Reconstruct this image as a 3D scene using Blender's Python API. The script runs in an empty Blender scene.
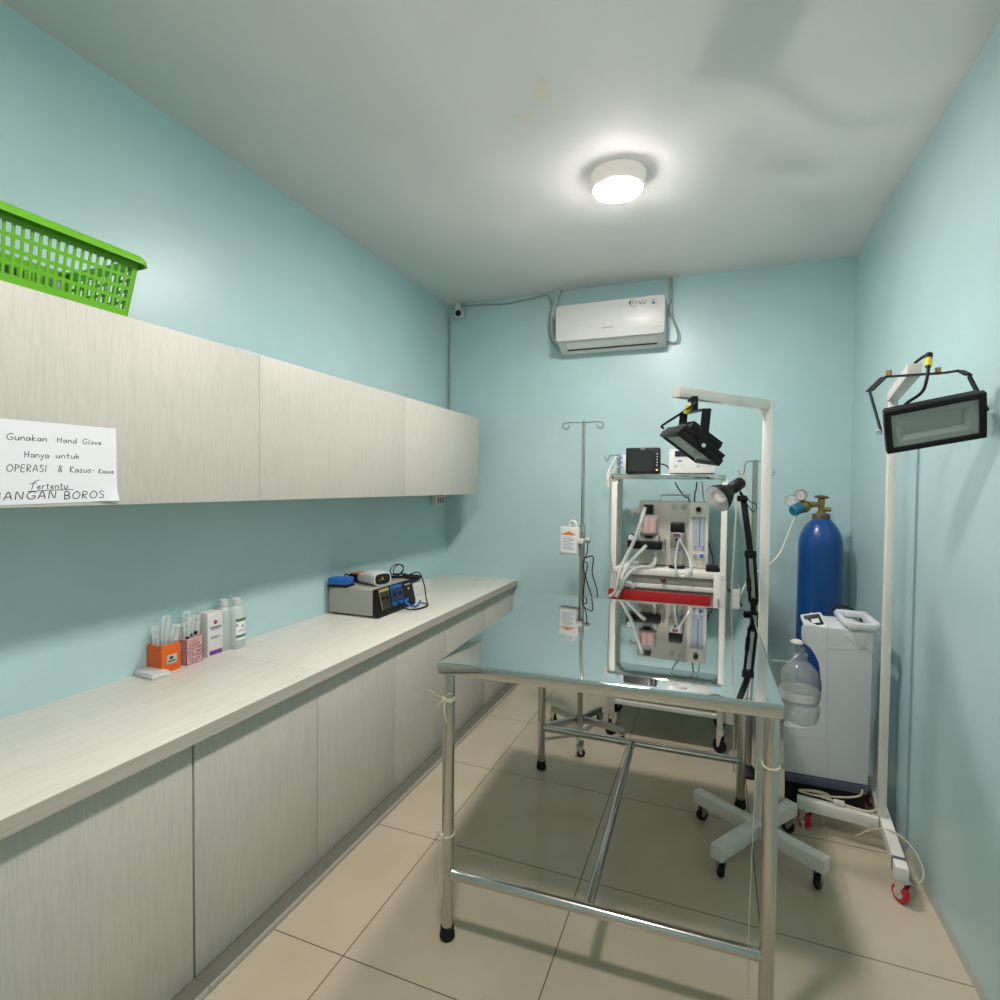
import bpy, bmesh, math, random
from mathutils import Vector, Matrix
random.seed(7)
PI = math.pi
SC = bpy.context.scene
COL = SC.collection
V = Vector

# ------------------------------------------------------------------ camera
F_PX, YAW, PITCH, ROLL, CAM_H = 552.15, 0.3734, -0.0274, 0.0094, 1.448
_fwd = V((-math.sin(YAW)*math.cos(PITCH), math.cos(YAW)*math.cos(PITCH), math.sin(PITCH)))
_r0 = V((math.cos(YAW), math.sin(YAW), 0)); _u0 = _r0.cross(_fwd)
_rt = _r0*math.cos(ROLL)+_u0*math.sin(ROLL); _up = -_r0*math.sin(ROLL)+_u0*math.cos(ROLL)
CAM = V((0, 0, CAM_H))
cd = bpy.data.cameras.new('camera'); cd.sensor_width = 36; cd.sensor_fit = 'HORIZONTAL'
cd.lens = F_PX*36/1000; cd.clip_start = 0.02
co = bpy.data.objects.new('camera', cd); COL.objects.link(co)
m3 = Matrix((_rt, _up, -_fwd)).transposed()
co.matrix_world = Matrix.Translation(CAM) @ m3.to_4x4()
SC.camera = co

def A(px, py, x=None, y=None, z=None):
    """measured photo position -> world point at a known x, y or z"""
    d = _rt*(px-500) - _up*(py-500) + _fwd*F_PX
    if x is not None: t = (x-CAM.x)/d.x
    elif y is not None: t = (y-CAM.y)/d.y
    else: t = (z-CAM.z)/d.z
    return CAM + d*t

def Apl(px, py, p0, n):
    d = _rt*(px-500) - _up*(py-500) + _fwd*F_PX
    return CAM + d*((p0-CAM).dot(n)/d.dot(n))

# ------------------------------------------------------------------ materials
def mat(name, col, rough=0.5, metal=0.0, spec=0.5, trans=0.0, ior=1.45, coat=0.0, emit=None, es=0.0, alpha=1.0):
    m = bpy.data.materials.new(name); m.use_nodes = True
    b = m.node_tree.nodes['Principled BSDF']
    b.inputs['Base Color'].default_value = (*col, 1)
    b.inputs['Roughness'].default_value = rough; b.inputs['Metallic'].default_value = metal
    b.inputs['Specular IOR Level'].default_value = spec
    b.inputs['Transmission Weight'].default_value = trans; b.inputs['IOR'].default_value = ior
    b.inputs['Coat Weight'].default_value = coat
    b.inputs['Alpha'].default_value = alpha
    if emit: b.inputs['Emission Color'].default_value = (*emit, 1); b.inputs['Emission Strength'].default_value = es
    return m

def nodes(m): return m.node_tree.nodes, m.node_tree.links, m.node_tree.nodes['Principled BSDF']

def noisy(m, c1, c2, scale=(8, 8, 8), detail=4, lo=0.35, hi=0.65, bump=0.0, bscale=None, rough=None):
    n, l, b = nodes(m)
    tc = n.new('ShaderNodeTexCoord'); mp = n.new('ShaderNodeMapping'); mp.inputs['Scale'].default_value = scale
    nz = n.new('ShaderNodeTexNoise'); nz.inputs['Scale'].default_value = 1; nz.inputs['Detail'].default_value = detail
    l.new(tc.outputs['Object'], mp.inputs['Vector']); l.new(mp.outputs['Vector'], nz.inputs['Vector'])
    cr = n.new('ShaderNodeValToRGB')
    cr.color_ramp.elements[0].position = lo; cr.color_ramp.elements[0].color = (*c1, 1)
    cr.color_ramp.elements[1].position = hi; cr.color_ramp.elements[1].color = (*c2, 1)
    l.new(nz.outputs['Fac'], cr.inputs['Fac']); l.new(cr.outputs['Color'], b.inputs['Base Color'])
    if bump:
        bp = n.new('ShaderNodeBump'); bp.inputs['Strength'].default_value = bump; bp.inputs['Distance'].default_value = 0.01
        if bscale:
            n2 = n.new('ShaderNodeTexNoise'); n2.inputs['Scale'].default_value = bscale; n2.inputs['Detail'].default_value = 3
            l.new(tc.outputs['Object'], n2.inputs['Vector']); l.new(n2.outputs['Fac'], bp.inputs['Height'])
        else: l.new(nz.outputs['Fac'], bp.inputs['Height'])
        l.new(bp.outputs['Normal'], b.inputs['Normal'])
    return m

M = {}
WALL = (0.425, 0.605, 0.615)
M['wall'] = noisy(mat('teal_wall_paint', WALL, 0.33, spec=0.45), tuple(c*0.97 for c in WALL), tuple(min(1, c*1.03) for c in WALL), (2.5, 2.5, 2.5), 5, bump=0.03, bscale=14)
M['ceiling'] = noisy(mat('ceiling_paint', (0.68, 0.685, 0.67), 0.6), (0.67, 0.675, 0.66), (0.695, 0.70, 0.685), (2, 2, 2), 5, bump=0.03, bscale=6)
M['stain'] = mat('peeled_paint', (0.70, 0.67, 0.57), 0.8)
M['trim'] = mat('skirting_grey', (0.36, 0.37, 0.32), 0.5)

def tile_mat():
    m = mat('floor_tiles', (0.5, 0.44, 0.34), 0.16, spec=0.5); n, l, b = nodes(m)
    geo = n.new('ShaderNodeNewGeometry'); sp = n.new('ShaderNodeSeparateXYZ'); l.new(geo.outputs['Position'], sp.inputs[0])
    def mth(op, a, v=None, c=None):
        x = n.new('ShaderNodeMath'); x.operation = op
        if hasattr(a, 'is_linked') or hasattr(a, 'links'): l.new(a, x.inputs[0])
        else: x.inputs[0].default_value = a
        if v is not None:
            if hasattr(v, 'links'): l.new(v, x.inputs[1])
            else: x.inputs[1].default_value = v
        return x.outputs[0]
    ds = []
    for ax, o in ((0, -1.0388), (1, 1.3688)):
        t = mth('ADD', sp.outputs[ax], -o + 6.0); t = mth('DIVIDE', t, 0.6); t = mth('FRACT', t)
        t = mth('SUBTRACT', t, 0.5); t = mth('ABSOLUTE', t); t = mth('SUBTRACT', 0.5, t); ds.append(t)
    mn = mth('MINIMUM', ds[0], ds[1]); g = mth('LESS_THAN', mn, 0.0031)
    nz = n.new('ShaderNodeTexNoise'); nz.inputs['Scale'].default_value = 3.2; nz.inputs['Detail'].default_value = 6
    l.new(geo.outputs['Position'], nz.inputs['Vector'])
    cr = n.new('ShaderNodeValToRGB'); cr.color_ramp.elements[0].position = 0.3; cr.color_ramp.elements[1].position = 0.7
    cr.color_ramp.elements[0].color = (0.43, 0.375, 0.275, 1); cr.color_ramp.elements[1].color = (0.475, 0.415, 0.31, 1)
    l.new(nz.outputs['Fac'], cr.inputs['Fac'])
    mx = n.new('ShaderNodeMix'); mx.data_type = 'RGBA'; l.new(g, mx.inputs[0]); l.new(cr.outputs[0], mx.inputs[6])
    mx.inputs[7].default_value = (0.09, 0.07, 0.05, 1); l.new(mx.outputs[2], b.inputs['Base Color'])
    rr = n.new('ShaderNodeMix'); l.new(g, rr.inputs[0]); rr.inputs[2].default_value = 0.17; rr.inputs[3].default_value = 0.8
    l.new(rr.outputs[0], b.inputs['Roughness'])
    bp = n.new('ShaderNodeBump'); bp.inputs['Strength'].default_value = 0.4; bp.inputs['Distance'].default_value = 0.002; bp.invert = True
    l.new(g, bp.inputs['Height']); l.new(bp.outputs['Normal'], b.inputs['Normal'])
    return m
M['floor'] = tile_mat()

def wood(name, scale, c1, c2, rough=0.45):
    m = mat(name, c1, rough, spec=0.4); n, l, b = nodes(m)
    geo = n.new('ShaderNodeNewGeometry'); outs = []
    for k, (s, d) in enumerate((((1.0), 3), ((0.28), 2))):
        mp = n.new('ShaderNodeMapping'); mp.inputs['Scale'].default_value = tuple(v*s for v in scale)
        mp.inputs['Location'].default_value = (k*7.3, k*3.1, k*1.7)
        nz = n.new('ShaderNodeTexNoise'); nz.inputs['Scale'].default_value = 1; nz.inputs['Detail'].default_value = d
        l.new(geo.outputs['Position'], mp.inputs['Vector']); l.new(mp.outputs[0], nz.inputs['Vector']); outs.append(nz.outputs['Fac'])
    ad = n.new('ShaderNodeMath'); ad.operation = 'MULTIPLY_ADD'; l.new(outs[1], ad.inputs[0]); ad.inputs[1].default_value = 0.35; l.new(outs[0], ad.inputs[2])
    hf = n.new('ShaderNodeMath'); hf.operation = 'DIVIDE'; l.new(ad.outputs[0], hf.inputs[0]); hf.inputs[1].default_value = 1.35
    cr = n.new('ShaderNodeValToRGB'); cr.color_ramp.elements[0].position = 0.36; cr.color_ramp.elements[1].position = 0.56
    cr.color_ramp.elements[0].color = (*c1, 1); cr.color_ramp.elements[1].color = (*c2, 1)
    l.new(hf.outputs[0], cr.inputs[0]); l.new(cr.outputs[0], b.inputs['Base Color'])
    return m
M['wood_door'] = wood('white_wood_upright_grain', (300, 300, 16), (0.482, 0.477, 0.418), (0.540, 0.532, 0.468))
M['wood_top'] = wood('white_wood_long_grain', (230, 7, 230), (0.60, 0.595, 0.53), (0.70, 0.69, 0.615), 0.4)
M['wood_edge_shade'] = wood('shaded_counter_edge', (20, 4, 200), (0.42, 0.40, 0.345), (0.48, 0.455, 0.395), 0.5)  # same laminate as the countertop, with the front edge's shade put into its colour
M['gap'] = mat('dark_recess', (0.03, 0.03, 0.025), 0.7)
M['plinth'] = mat('plinth_grey', (0.42, 0.42, 0.36), 0.5)
M['plinth_top'] = mat('plinth_dark_top', (0.13, 0.13, 0.10), 0.8)  # top face of the plinth, darker than its front
M['mirror'] = noisy(mat('polished_steel_sheet', (0.66, 0.67, 0.66), 0.035, 1.0), (0.66, 0.67, 0.665), (0.68, 0.69, 0.68), (3, 3, 3), 2, bump=0.012, bscale=4.0)
M['steel'] = mat('steel_tube', (0.60, 0.58, 0.54), 0.16, 1.0)
M['steel_dull'] = mat('dull_steel', (0.42, 0.41, 0.38), 0.35, 1.0)
M['chrome'] = mat('chrome', (0.75, 0.75, 0.74), 0.08, 1.0)
M['black'] = mat('black_plastic', (0.007, 0.007, 0.0075), 0.42, spec=0.3)
M['black_metal'] = mat('black_powder_coat', (0.006, 0.006, 0.0065), 0.45, spec=0.3)
M['rubber'] = mat('black_rubber', (0.008, 0.0075, 0.0075), 0.6, spec=0.3)
M['white_plastic'] = mat('white_plastic', (0.60, 0.61, 0.585), 0.35)
M['device_white'] = mat('device_white', (0.50, 0.51, 0.48), 0.4)
M['ivory_plastic'] = mat('ivory_plastic', (0.62, 0.61, 0.53), 0.4)
M['white_paint'] = noisy(mat('white_enamel_paint', (0.66, 0.65, 0.60), 0.4), (0.63, 0.62, 0.565), (0.70, 0.69, 0.64), (9, 9, 3), 4)
M['grey_paint'] = mat('grey_enamel', (0.36, 0.36, 0.32), 0.45)
M['beige_paint'] = mat('beige_enamel', (0.52, 0.50, 0.43), 0.42)
M['screen'] = mat('dark_screen', (0.018, 0.022, 0.022), 0.18)
M['red'] = mat('red_paint', (0.33, 0.008, 0.010), 0.45)
M['red_wheel'] = mat('red_wheel', (0.50, 0.012, 0.015), 0.45)
M['blue'] = mat('blue_cylinder_paint', (0.0025, 0.056, 0.225), 0.30, coat=0.3)
M['rust'] = noisy(mat('worn_collar', (0.09, 0.08, 0.075), 0.6), (0.06, 0.055, 0.055), (0.14, 0.11, 0.09), (30, 30, 30))
M['brass'] = mat('brass', (0.36, 0.24, 0.09), 0.38, 1.0)
M['brass_dark'] = mat('dark_bronze', (0.20, 0.10, 0.06), 0.5, 0.7)
M['gauge_face'] = mat('gauge_face', (0.55, 0.57, 0.57), 0.4)
M['teal_knob'] = mat('teal_knob', (0.01, 0.16, 0.25), 0.35)
M['glass'] = mat('clear_plastic', (0.92, 0.95, 0.94), 0.05, trans=1.0, ior=1.33)
def thin(name, col, a, rough=0.25):
    """thin translucent plastic: part clear, part milky"""
    m = bpy.data.materials.new(name); m.use_nodes = True; n = m.node_tree.nodes; l = m.node_tree.links
    b = n['Principled BSDF']; b.inputs['Base Color'].default_value = (*col, 1); b.inputs['Roughness'].default_value = rough
    tr = n.new('ShaderNodeBsdfTransparent'); tr.inputs[0].default_value = (0.95, 0.97, 0.96, 1); mx = n.new('ShaderNodeMixShader'); mx.inputs[0].default_value = a
    l.new(tr.outputs[0], mx.inputs[1]); l.new(b.outputs[0], mx.inputs[2]); l.new(mx.outputs[0], n['Material Output'].inputs[0])
    return m
M['hose'] = thin('translucent_hose', (0.58, 0.61, 0.58), 0.58)
M['clear_thin'] = thin('clear_thin_plastic', (0.70, 0.74, 0.73), 0.28, 0.12)
M['pane'] = thin('floodlight_pane', (0.40, 0.45, 0.43), 0.14, 0.06)
M['milky'] = thin('milky_plastic', (0.66, 0.74, 0.72), 0.55, 0.2)
M['wrapper'] = thin('clear_wrapper', (0.75, 0.78, 0.77), 0.33, 0.2)
M['lens'] = mat('floodlight_glass', (0.26, 0.30, 0.28), 0.12, coat=0.4)
M['reflector'] = mat('reflector', (0.42, 0.46, 0.44), 0.35)
M['shade_in'] = mat('white_shade_inside', (0.62, 0.62, 0.60), 0.3)
M['bulb'] = mat('frosted_bulb', (0.75, 0.74, 0.70), 0.15)
M['green'] = mat('green_plastic', (0.115, 0.375, 0.010), 0.33)
M['orange'] = mat('orange_plastic', (0.72, 0.13, 0.012), 0.4)
M['orange_print'] = mat('orange_print', (0.55, 0.19, 0.03), 0.5)
M['pink'] = mat('pink_plastic', (0.62, 0.33, 0.33), 0.4)
M['pink_lime'] = noisy(mat('pink_soda_lime', (0.66, 0.30, 0.26), 0.8), (0.60, 0.25, 0.21), (0.74, 0.36, 0.31), (160, 160, 160), 2)
M['paper'] = mat('white_paper', (0.74, 0.76, 0.79), 0.7)
M['ink'] = mat('black_ink', (0.02, 0.02, 0.03), 0.6)
M['purple'] = mat('purple_print', (0.13, 0.03, 0.25), 0.5)
M['maroon'] = mat('maroon_print', (0.28, 0.03, 0.12), 0.5)
M['label_green'] = mat('green_print', (0.07, 0.22, 0.05), 0.5)
M['grey_print'] = mat('grey_print', (0.30, 0.31, 0.33), 0.6)
M['silver_label'] = mat('silver_label', (0.42, 0.44, 0.38), 0.4)
M['blue_plastic'] = mat('blue_plastic', (0.012, 0.13, 0.48), 0.4)
M['blue_print'] = mat('blue_print', (0.02, 0.13, 0.45), 0.5)
M['yellow'] = mat('yellow_tape', (0.68, 0.55, 0.02), 0.5)
M['yellow_dim'] = mat('yellow_print', (0.40, 0.33, 0.06), 0.5)
M['tan'] = mat('tan_plastic', (0.45, 0.22, 0.09), 0.5)
M['conc'] = mat('pale_grey_plastic', (0.56, 0.58, 0.60), 0.38)
M['conc_side'] = mat('grey_plastic', (0.44, 0.46, 0.49), 0.42)
M['navy'] = mat('slate_plastic', (0.075, 0.085, 0.125), 0.5)
M['cable_white'] = mat('white_cable', (0.60, 0.58, 0.50), 0.5)
M['cable_grey'] = mat('grey_cable', (0.30, 0.32, 0.30), 0.5)
M['cable_ivory'] = mat('ivory_cable', (0.50, 0.46, 0.33), 0.5)
M['raffia'] = mat('raffia_string', (0.62, 0.57, 0.40), 0.7)
M['pipe_wrap'] = mat('pipe_wrap', (0.40, 0.52, 0.49), 0.6)
M['led_orange'] = mat('orange_indicator', (0.8, 0.25, 0.03), 0.4, emit=(1, 0.3, 0.05), es=1.5)
M['lamp'] = mat('lamp_diffuser', (0.8, 0.8, 0.78), 0.4, emit=(1.0, 0.905, 0.875), es=66)
M['lamp_body'] = mat('lamp_rim', (0.72, 0.67, 0.62), 0.4, emit=(1.0, 0.88, 0.80), es=0.05)

# ------------------------------------------------------------------ mesh builder
ROOTM = {}
def rot_to(d, up=V((0, 0, 1))):
    d = V(d).normalized()
    return d.to_track_quat('Z', 'Y').to_matrix()

def spline(pts, n=6, closed=False):
    pts = [V(p) for p in pts]
    if len(pts) < 3 or n <= 1: return pts
    out = []; N = len(pts); rng = range(N if closed else N-1)
    for i in rng:
        if closed: p0, p1, p2, p3 = pts[i-1], pts[i], pts[(i+1) % N], pts[(i+2) % N]
        else:
            p1, p2 = pts[i], pts[i+1]; p0 = pts[i-1] if i > 0 else p1*2-p2; p3 = pts[i+2] if i+2 < N else p2*2-p1
        for k in range(n):
            t = k/n; out.append(0.5*((2*p1)+(p2-p0)*t+(2*p0-5*p1+4*p2-p3)*t*t+(3*p1-p0-3*p2+p3)*t**3))
    if not closed: out.append(pts[-1])
    return out

class MB:
    def __init__(s): s.bm = bmesh.new(); s.mi = 0; s.mats = []
    def use(s, m):
        if m not in s.mats: s.mats.append(m)
        s.mi = s.mats.index(m); return s
    def _faces(s, fs):
        for f in fs: f.material_index = s.mi; f.smooth = True
    def geo(s, verts, faces):
        vs = [s.bm.verts.new(v) for v in verts]
        fs = []
        for f in faces:
            try: fs.append(s.bm.faces.new([vs[i] for i in f]))
            except ValueError: pass
        s._faces(fs); return vs, fs
    def box(s, c, size, R=None, bevel=0.0, seg=2):
        c = V(c); hx, hy, hz = size[0]/2, size[1]/2, size[2]/2
        vs = [V((x, y, z)) for x in (-hx, hx) for y in (-hy, hy) for z in (-hz, hz)]
        if R is not None: vs = [R @ v for v in vs]
        v, f = s.geo([c+q for q in vs], [(0, 1, 3, 2), (4, 6, 7, 5), (0, 4, 5, 1), (2, 3, 7, 6), (0, 2, 6, 4), (1, 5, 7, 3)])
        if bevel:
            es = list({e for q in f for e in q.edges})
            r = bmesh.ops.bevel(s.bm, geom=es, offset=bevel, segments=seg, affect='EDGES', profile=0.5)
            s._faces(r['faces'])
        return s
    def bb(s, lo, hi, bevel=0.0, seg=2):
        lo, hi = V(lo), V(hi); return s.box((lo+hi)/2, hi-lo, None, bevel, seg)
    def rod(s, p0, p1, w, h=None, up=(0, 0, 1), bevel=0.0):
        """rectangular bar from p0 to p1, width w across, height h along up"""
        p0, p1 = V(p0), V(p1); d = (p1-p0); L = d.length; d.normalize(); h = h or w
        side = d.cross(V(up))
        if side.length < 1e-4: side = d.cross(V((0, 1, 0)))
        side.normalize(); u2 = side.cross(d)
        R = Matrix((side, d, u2)).transposed()
        return s.box((p0+p1)/2, (w, L, h), R, bevel)
    def cyl(s, p0, p1, r, r1=None, seg=20, cap=True):
        p0, p1 = V(p0), V(p1); r1 = r if r1 is None else r1; R = rot_to(p1-p0)
        c = [R @ V((math.cos(2*PI*k/seg), math.sin(2*PI*k/seg), 0)) for k in range(seg)]
        vs = [p0+q*r for q in c]+[p1+q*r1 for q in c]
        fs = [(k, (k+1) % seg, seg+(k+1) % seg, seg+k) for k in range(seg)]
        if cap: fs += [tuple(range(seg-1, -1, -1)), tuple(range(seg, 2*seg))]
        s.geo(vs, fs); return s
    def tube(s, pts, r, seg=8, n=6, closed=False, cap=True):
        P = spline(pts, n, closed); N = len(P); rings = []
        t0 = (P[1]-P[0]).normalized(); ref = V((0, 0, 1)) if abs(t0.z) < 0.9 else V((1, 0, 0))
        nrm = (ref-t0*ref.dot(t0)).normalized(); vs = []
        for i, p in enumerate(P):
            a = P[(i+1) % N] if (closed or i+1 < N) else P[i]; b = P[i-1] if (closed or i > 0) else P[i]
            t = (a-b).normalized(); nrm = nrm-t*nrm.dot(t)
            if nrm.length < 1e-6: nrm = V((1, 0, 0))
            nrm.normalize(); bn = t.cross(nrm)
            for k in range(seg):
                an = 2*PI*k/seg; vs.append(p+(nrm*math.cos(an)+bn*math.sin(an))*r)
        fs = []
        for i in range(N if closed else N-1):
            j = (i+1) % N
            for k in range(seg): fs.append((i*seg+k, i*seg+(k+1) % seg, j*seg+(k+1) % seg, j*seg+k))
        if cap and not closed: fs += [tuple(range(seg-1, -1, -1)), tuple((N-1)*seg+k for k in range(seg))]
        s.geo(vs, fs); return s
    def lathe(s, prof, o=(0, 0, 0), ax=(0, 0, 1), seg=32):
        """profile of (radius, height) along the axis; radius 0 closes it"""
        o = V(o); R = rot_to(ax); vs = []; idx = []
        for (r, h) in prof:
            if r < 1e-6: idx.append([len(vs)]*seg); vs.append(o+R @ V((0, 0, h)))
            else:
                idx.append([len(vs)+k for k in range(seg)])
                vs += [o+R @ V((r*math.cos(2*PI*k/seg), r*math.sin(2*PI*k/seg), h)) for k in range(seg)]
        fs = []
        for a, b in zip(idx, idx[1:]):
            for k in range(seg):
                q = [a[k], a[(k+1) % seg], b[(k+1) % seg], b[k]]; q2 = []
                for i in q:
                    if i not in q2: q2.append(i)
                if len(q2) > 2: fs.append(tuple(q2))
        s.geo(vs, fs); return s
    def prism(s, poly, ext, bevel=0.0):
        poly = [V(p) for p in poly]; e = V(ext); n = len(poly)
        vs = poly+[p+e for p in poly]
        fs = [tuple(range(n)), tuple(range(2*n-1, n-1, -1))]+[(k, k+n, (k+1) % n+n, (k+1) % n) for k in range(n)]
        v, f = s.geo(vs, fs)
        if bevel:
            es = [ed for ed in f[0].edges]+[ed for ed in f[1].edges]
            r = bmesh.ops.bevel(s.bm, geom=es, offset=bevel, segments=2, affect='EDGES', profile=0.5); s._faces(r['faces'])
        return s
    def ball(s, c, r, sc=(1, 1, 1), R=None, seg=20):
        n0 = len(s.bm.verts); mt = Matrix.Translation(V(c)) @ ((R.to_4x4()) if R is not None else Matrix.Identity(4)) @ Matrix.Diagonal((*sc, 1))
        g = bmesh.ops.create_uvsphere(s.bm, u_segments=seg, v_segments=seg//2, radius=r, matrix=mt)
        s._faces({f for v in g['verts'] for f in v.link_faces}); return s
    def build(s, name, m=None, parent=None, origin=None, sharp=35):
        bm = s.bm; bmesh.ops.recalc_face_normals(bm, faces=bm.faces)
        mw = Matrix.Identity(4); root = parent
        if parent is not None: mw = ROOTM[parent.name].copy()
        elif origin is not None: mw = Matrix.Translation(V(origin))
        bm.transform(mw.inverted())
        me = bpy.data.meshes.new(name); bm.to_mesh(me); bm.free()
        me.set_sharp_from_angle(angle=math.radians(sharp))
        if m is not None: me.materials.append(M[m] if isinstance(m, str) else m)
        else:
            for q in s.mats: me.materials.append(M[q])
        o = bpy.data.objects.new(name, me); COL.objects.link(o)
        if parent is not None: o.parent = parent; ROOTM[o.name] = ROOTM[parent.name]
        else:
            o.matrix_world = mw; ROOTM[o.name] = mw
        return o

def thing(name, label, cat, loc=(0, 0, 0), rz=0.0, group=None):
    o = bpy.data.objects.new(name, None); COL.objects.link(o); o.empty_display_size = 0.05
    mw = Matrix.Translation(V(loc)) @ Matrix.Rotation(rz, 4, 'Z'); o.matrix_world = mw
    o.location = loc; o.rotation_euler = (0, 0, rz); ROOTM[o.name] = mw
    return tag(o, label, cat, group)
def tag(o, label, cat, group=None):
    o['label'] = label; o['category'] = cat
    if group: o['group'] = group
    return o
def struct(o): o['kind'] = 'structure'; return o
def quadpatch(mb, a, b, c, d, off=V((0, 0, 0))):
    mb.geo([V(a)+off, V(b)+off, V(c)+off, V(d)+off], [(0, 1, 2, 3)])
def copy_thing(src, M2, label, group=None):
    """copy of a thing with its parts and sub-parts; M2 is its new world matrix"""
    r = src.copy(); COL.objects.link(r); r.matrix_world = M2; ROOTM[r.name] = M2
    r['label'] = label
    if group: r['group'] = group
    for ch in list(src.children):
        c = ch.copy(); COL.objects.link(c); c.parent = r; ROOTM[c.name] = M2
        for g in list(ch.children):
            d = g.copy(); COL.objects.link(d); d.parent = c; ROOTM[d.name] = M2
    return r

# ------------------------------------------------------------------ room
XL, XR, YB, YF, ZC = -1.9080, 0.7345, 3.772, -0.95, 2.800
W = 0.12
struct(MB().bb((XL-W, YF-W, -0.1), (XR+W, YB+W, 0)).build('floor', 'floor'))
struct(MB().bb((XL-W, YF-W, ZC), (XR+W, YB+W, ZC+0.1)).build('ceiling', 'ceiling'))
struct(MB().bb((XL-W, YF, 0), (XL, YB, ZC)).build('wall_left', 'wall'))
struct(MB().bb((XR, YF, 0), (XR+W, YB, ZC)).build('wall_right', 'wall'))
struct(MB().bb((XL-W, YB, 0), (XR+W, YB+W, ZC)).build('wall_back', 'wall'))
struct(MB().bb((XL-W, YF-W, 0), (XR+W, YF, ZC)).build('wall_front', 'wall'))
struct(MB().prism([(XR-0.010, YF, 0), (XR, YF, 0), (XR, YF, 0.022)], (0, YB-YF, 0)).build('baseboard_right', 'trim'))
struct(MB().prism([(-1.30, YB-0.008, 0), (-1.30, YB, 0), (-1.30, YB, 0.02)], (XR+1.30, 0, 0)).build('baseboard_back', 'trim'))
# paint flaked off the ceiling
for k, (px, py, pts, lab) in enumerate((
        (540, 90, [(-.05, .02), (-.03, .055), (.0, .05), (.02, .06), (.035, .03), (.02, .0), (.045, -.03), (.03, -.055), (-.005, -.05), (-.03, -.035), (-.02, -.005)], 'larger'),
        (523, 116, [(-.055, 0), (-.02, .012), (.0, .03), (.03, .02), (.05, -.008), (.02, -.018), (-.02, -.02)], 'smaller'))):
    c = A(px, py, z=ZC); P = spline([c+V((x*0.8, y*0.8, -0.0006)) for x, y in pts], 3, True)
    o = MB().prism(P, (0, 0, -0.0006)).build('trim_%d' % (k+1), 'stain'); o['kind'] = 'structure'

# ------------------------------------------------------------------ ceiling lamps
def lamp(cx, cy, label):
    t = thing('ceiling_lamp', label, 'lamp', (cx, cy, ZC), 0, 'round ceiling lamps')
    MB().lathe([(0, 0), (0.118, 0), (0.120, -0.003), (0.119, -0.010), (0.1085, -0.056), (0.1065, -0.0625), (0.1040, -0.0630), (0.1040, -0.045), (0, -0.045)], (cx, cy, ZC), seg=48).build('housing', 'lamp_body', t)
    MB().lathe([(0, -0.050), (0.1035, -0.050), (0.1035, -0.0658), (0.1015, -0.0685), (0.07, -0.0735), (0, -0.0755)], (cx, cy, ZC), seg=48).build('diffuser', 'lamp', t)
    return t
lamp(-0.424, 2.455, 'round lit surface-mounted lamp on the ceiling in front of the air conditioner')
lamp(-0.424, 0.80, 'round lit ceiling lamp above the near end of the room')

# ------------------------------------------------------------------ base cabinets and counter
ZT, TH, XC, XD = 0.7617, 0.0402, -1.3334, -1.3653
seams = [-0.445, 0.078, 0.600, 1.1226, 1.6463, 2.1759, 2.7055, 3.2446, 3.768]
blab = ['base cabinet with pale grained door in the unseen near corner', 'base cabinet with pale grained door nearest the unseen room end',
        'pale grained base cabinet cut by the lower left photo corner', 'pale grained base cabinet with the dark gap at its far edge',
        'pale grained base cabinet below the two pump-free clear bottles', 'pale grained base cabinet directly left of the steel table leg',
        'pale grained base cabinet below the grey electrosurgical unit', 'narrow-looking base cabinet at the back wall, last of the row']
blab[3] = 'pale grained base cabinet, its door half cut off by the bottom of the photo'
blab[2] = 'pale grained base cabinet filling the lower left corner of the photo'
blab = ['pale base cabinet nearest the front wall behind the camera', 'pale base cabinet second from the front wall behind the camera',
        'pale base cabinet in the lower left corner of the photo, before the dark door gap',
        'pale base cabinet just past the dark door gap, before the counter joint',
        'pale base cabinet below the counter joint and the clear bottles',
        'pale base cabinet left of the near table leg, below the grey control unit',
        'pale base cabinet behind the tabletop corner, below the white box',
        'last pale base cabinet, against the back wall']
for i, (a, b) in enumerate(zip(seams, seams[1:])):
    g = 0.0035 if i == 3 else 0.0014
    ga = 0.0035 if i == 4 else 0.0014
    # i-th unit spans a..b ; the joint at 1.1226 (between unit 2 and 3) is the dark one
    ga = 0.0036 if i == 3 else 0.0017; gb = 0.0036 if i == 2 else 0.0017
    t = thing('base_cabinet', blab[i], 'cabinet', ((XL+XD)/2, (a+b)/2, 0), 0, 'base cabinets along the left wall')
    MB().bb((XL+0.002, a+0.0005, 0.026), (XD-0.020, b-0.0005, ZT-TH)).build('body', 'gap', t)
    MB().bb((XD-0.019, a+ga, 0.028), (XD, b-gb, ZT-TH-0.012), 0.0012).build('door', 'wood_door', t)
    mb = MB(); mb.use('plinth').bb((XL+0.002, a+0.0006, 0), (-1.3085, b-0.0006, 0.0245), 0.002)
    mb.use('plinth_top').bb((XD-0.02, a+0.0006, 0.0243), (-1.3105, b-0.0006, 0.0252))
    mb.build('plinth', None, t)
YJ = 1.630
for (a, b, lab) in ((-0.46, YJ-0.0008, 'pale grained countertop, near piece in front of the joint'), (YJ+0.0008, YB-0.002, 'pale grained countertop, far piece reaching the back wall')):
    mb = MB(); mb.bb((XL+0.001, a, ZT-TH), (XC, b, ZT), 0.0015)
    o = MB(); o.use('wood_top').bb((XL+0.001, a, ZT-TH), (XC-0.0015, b, ZT), 0.0012); o.use('wood_edge_shade').bb((XC-0.0016, a, ZT-TH), (XC, b, ZT-0.0008))
    mb.bm.free()
    o = o.build('countertop', None, None, origin=((XL+XC)/2, (a+b)/2, ZT-TH)); tag(o, lab, 'countertop')

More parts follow.
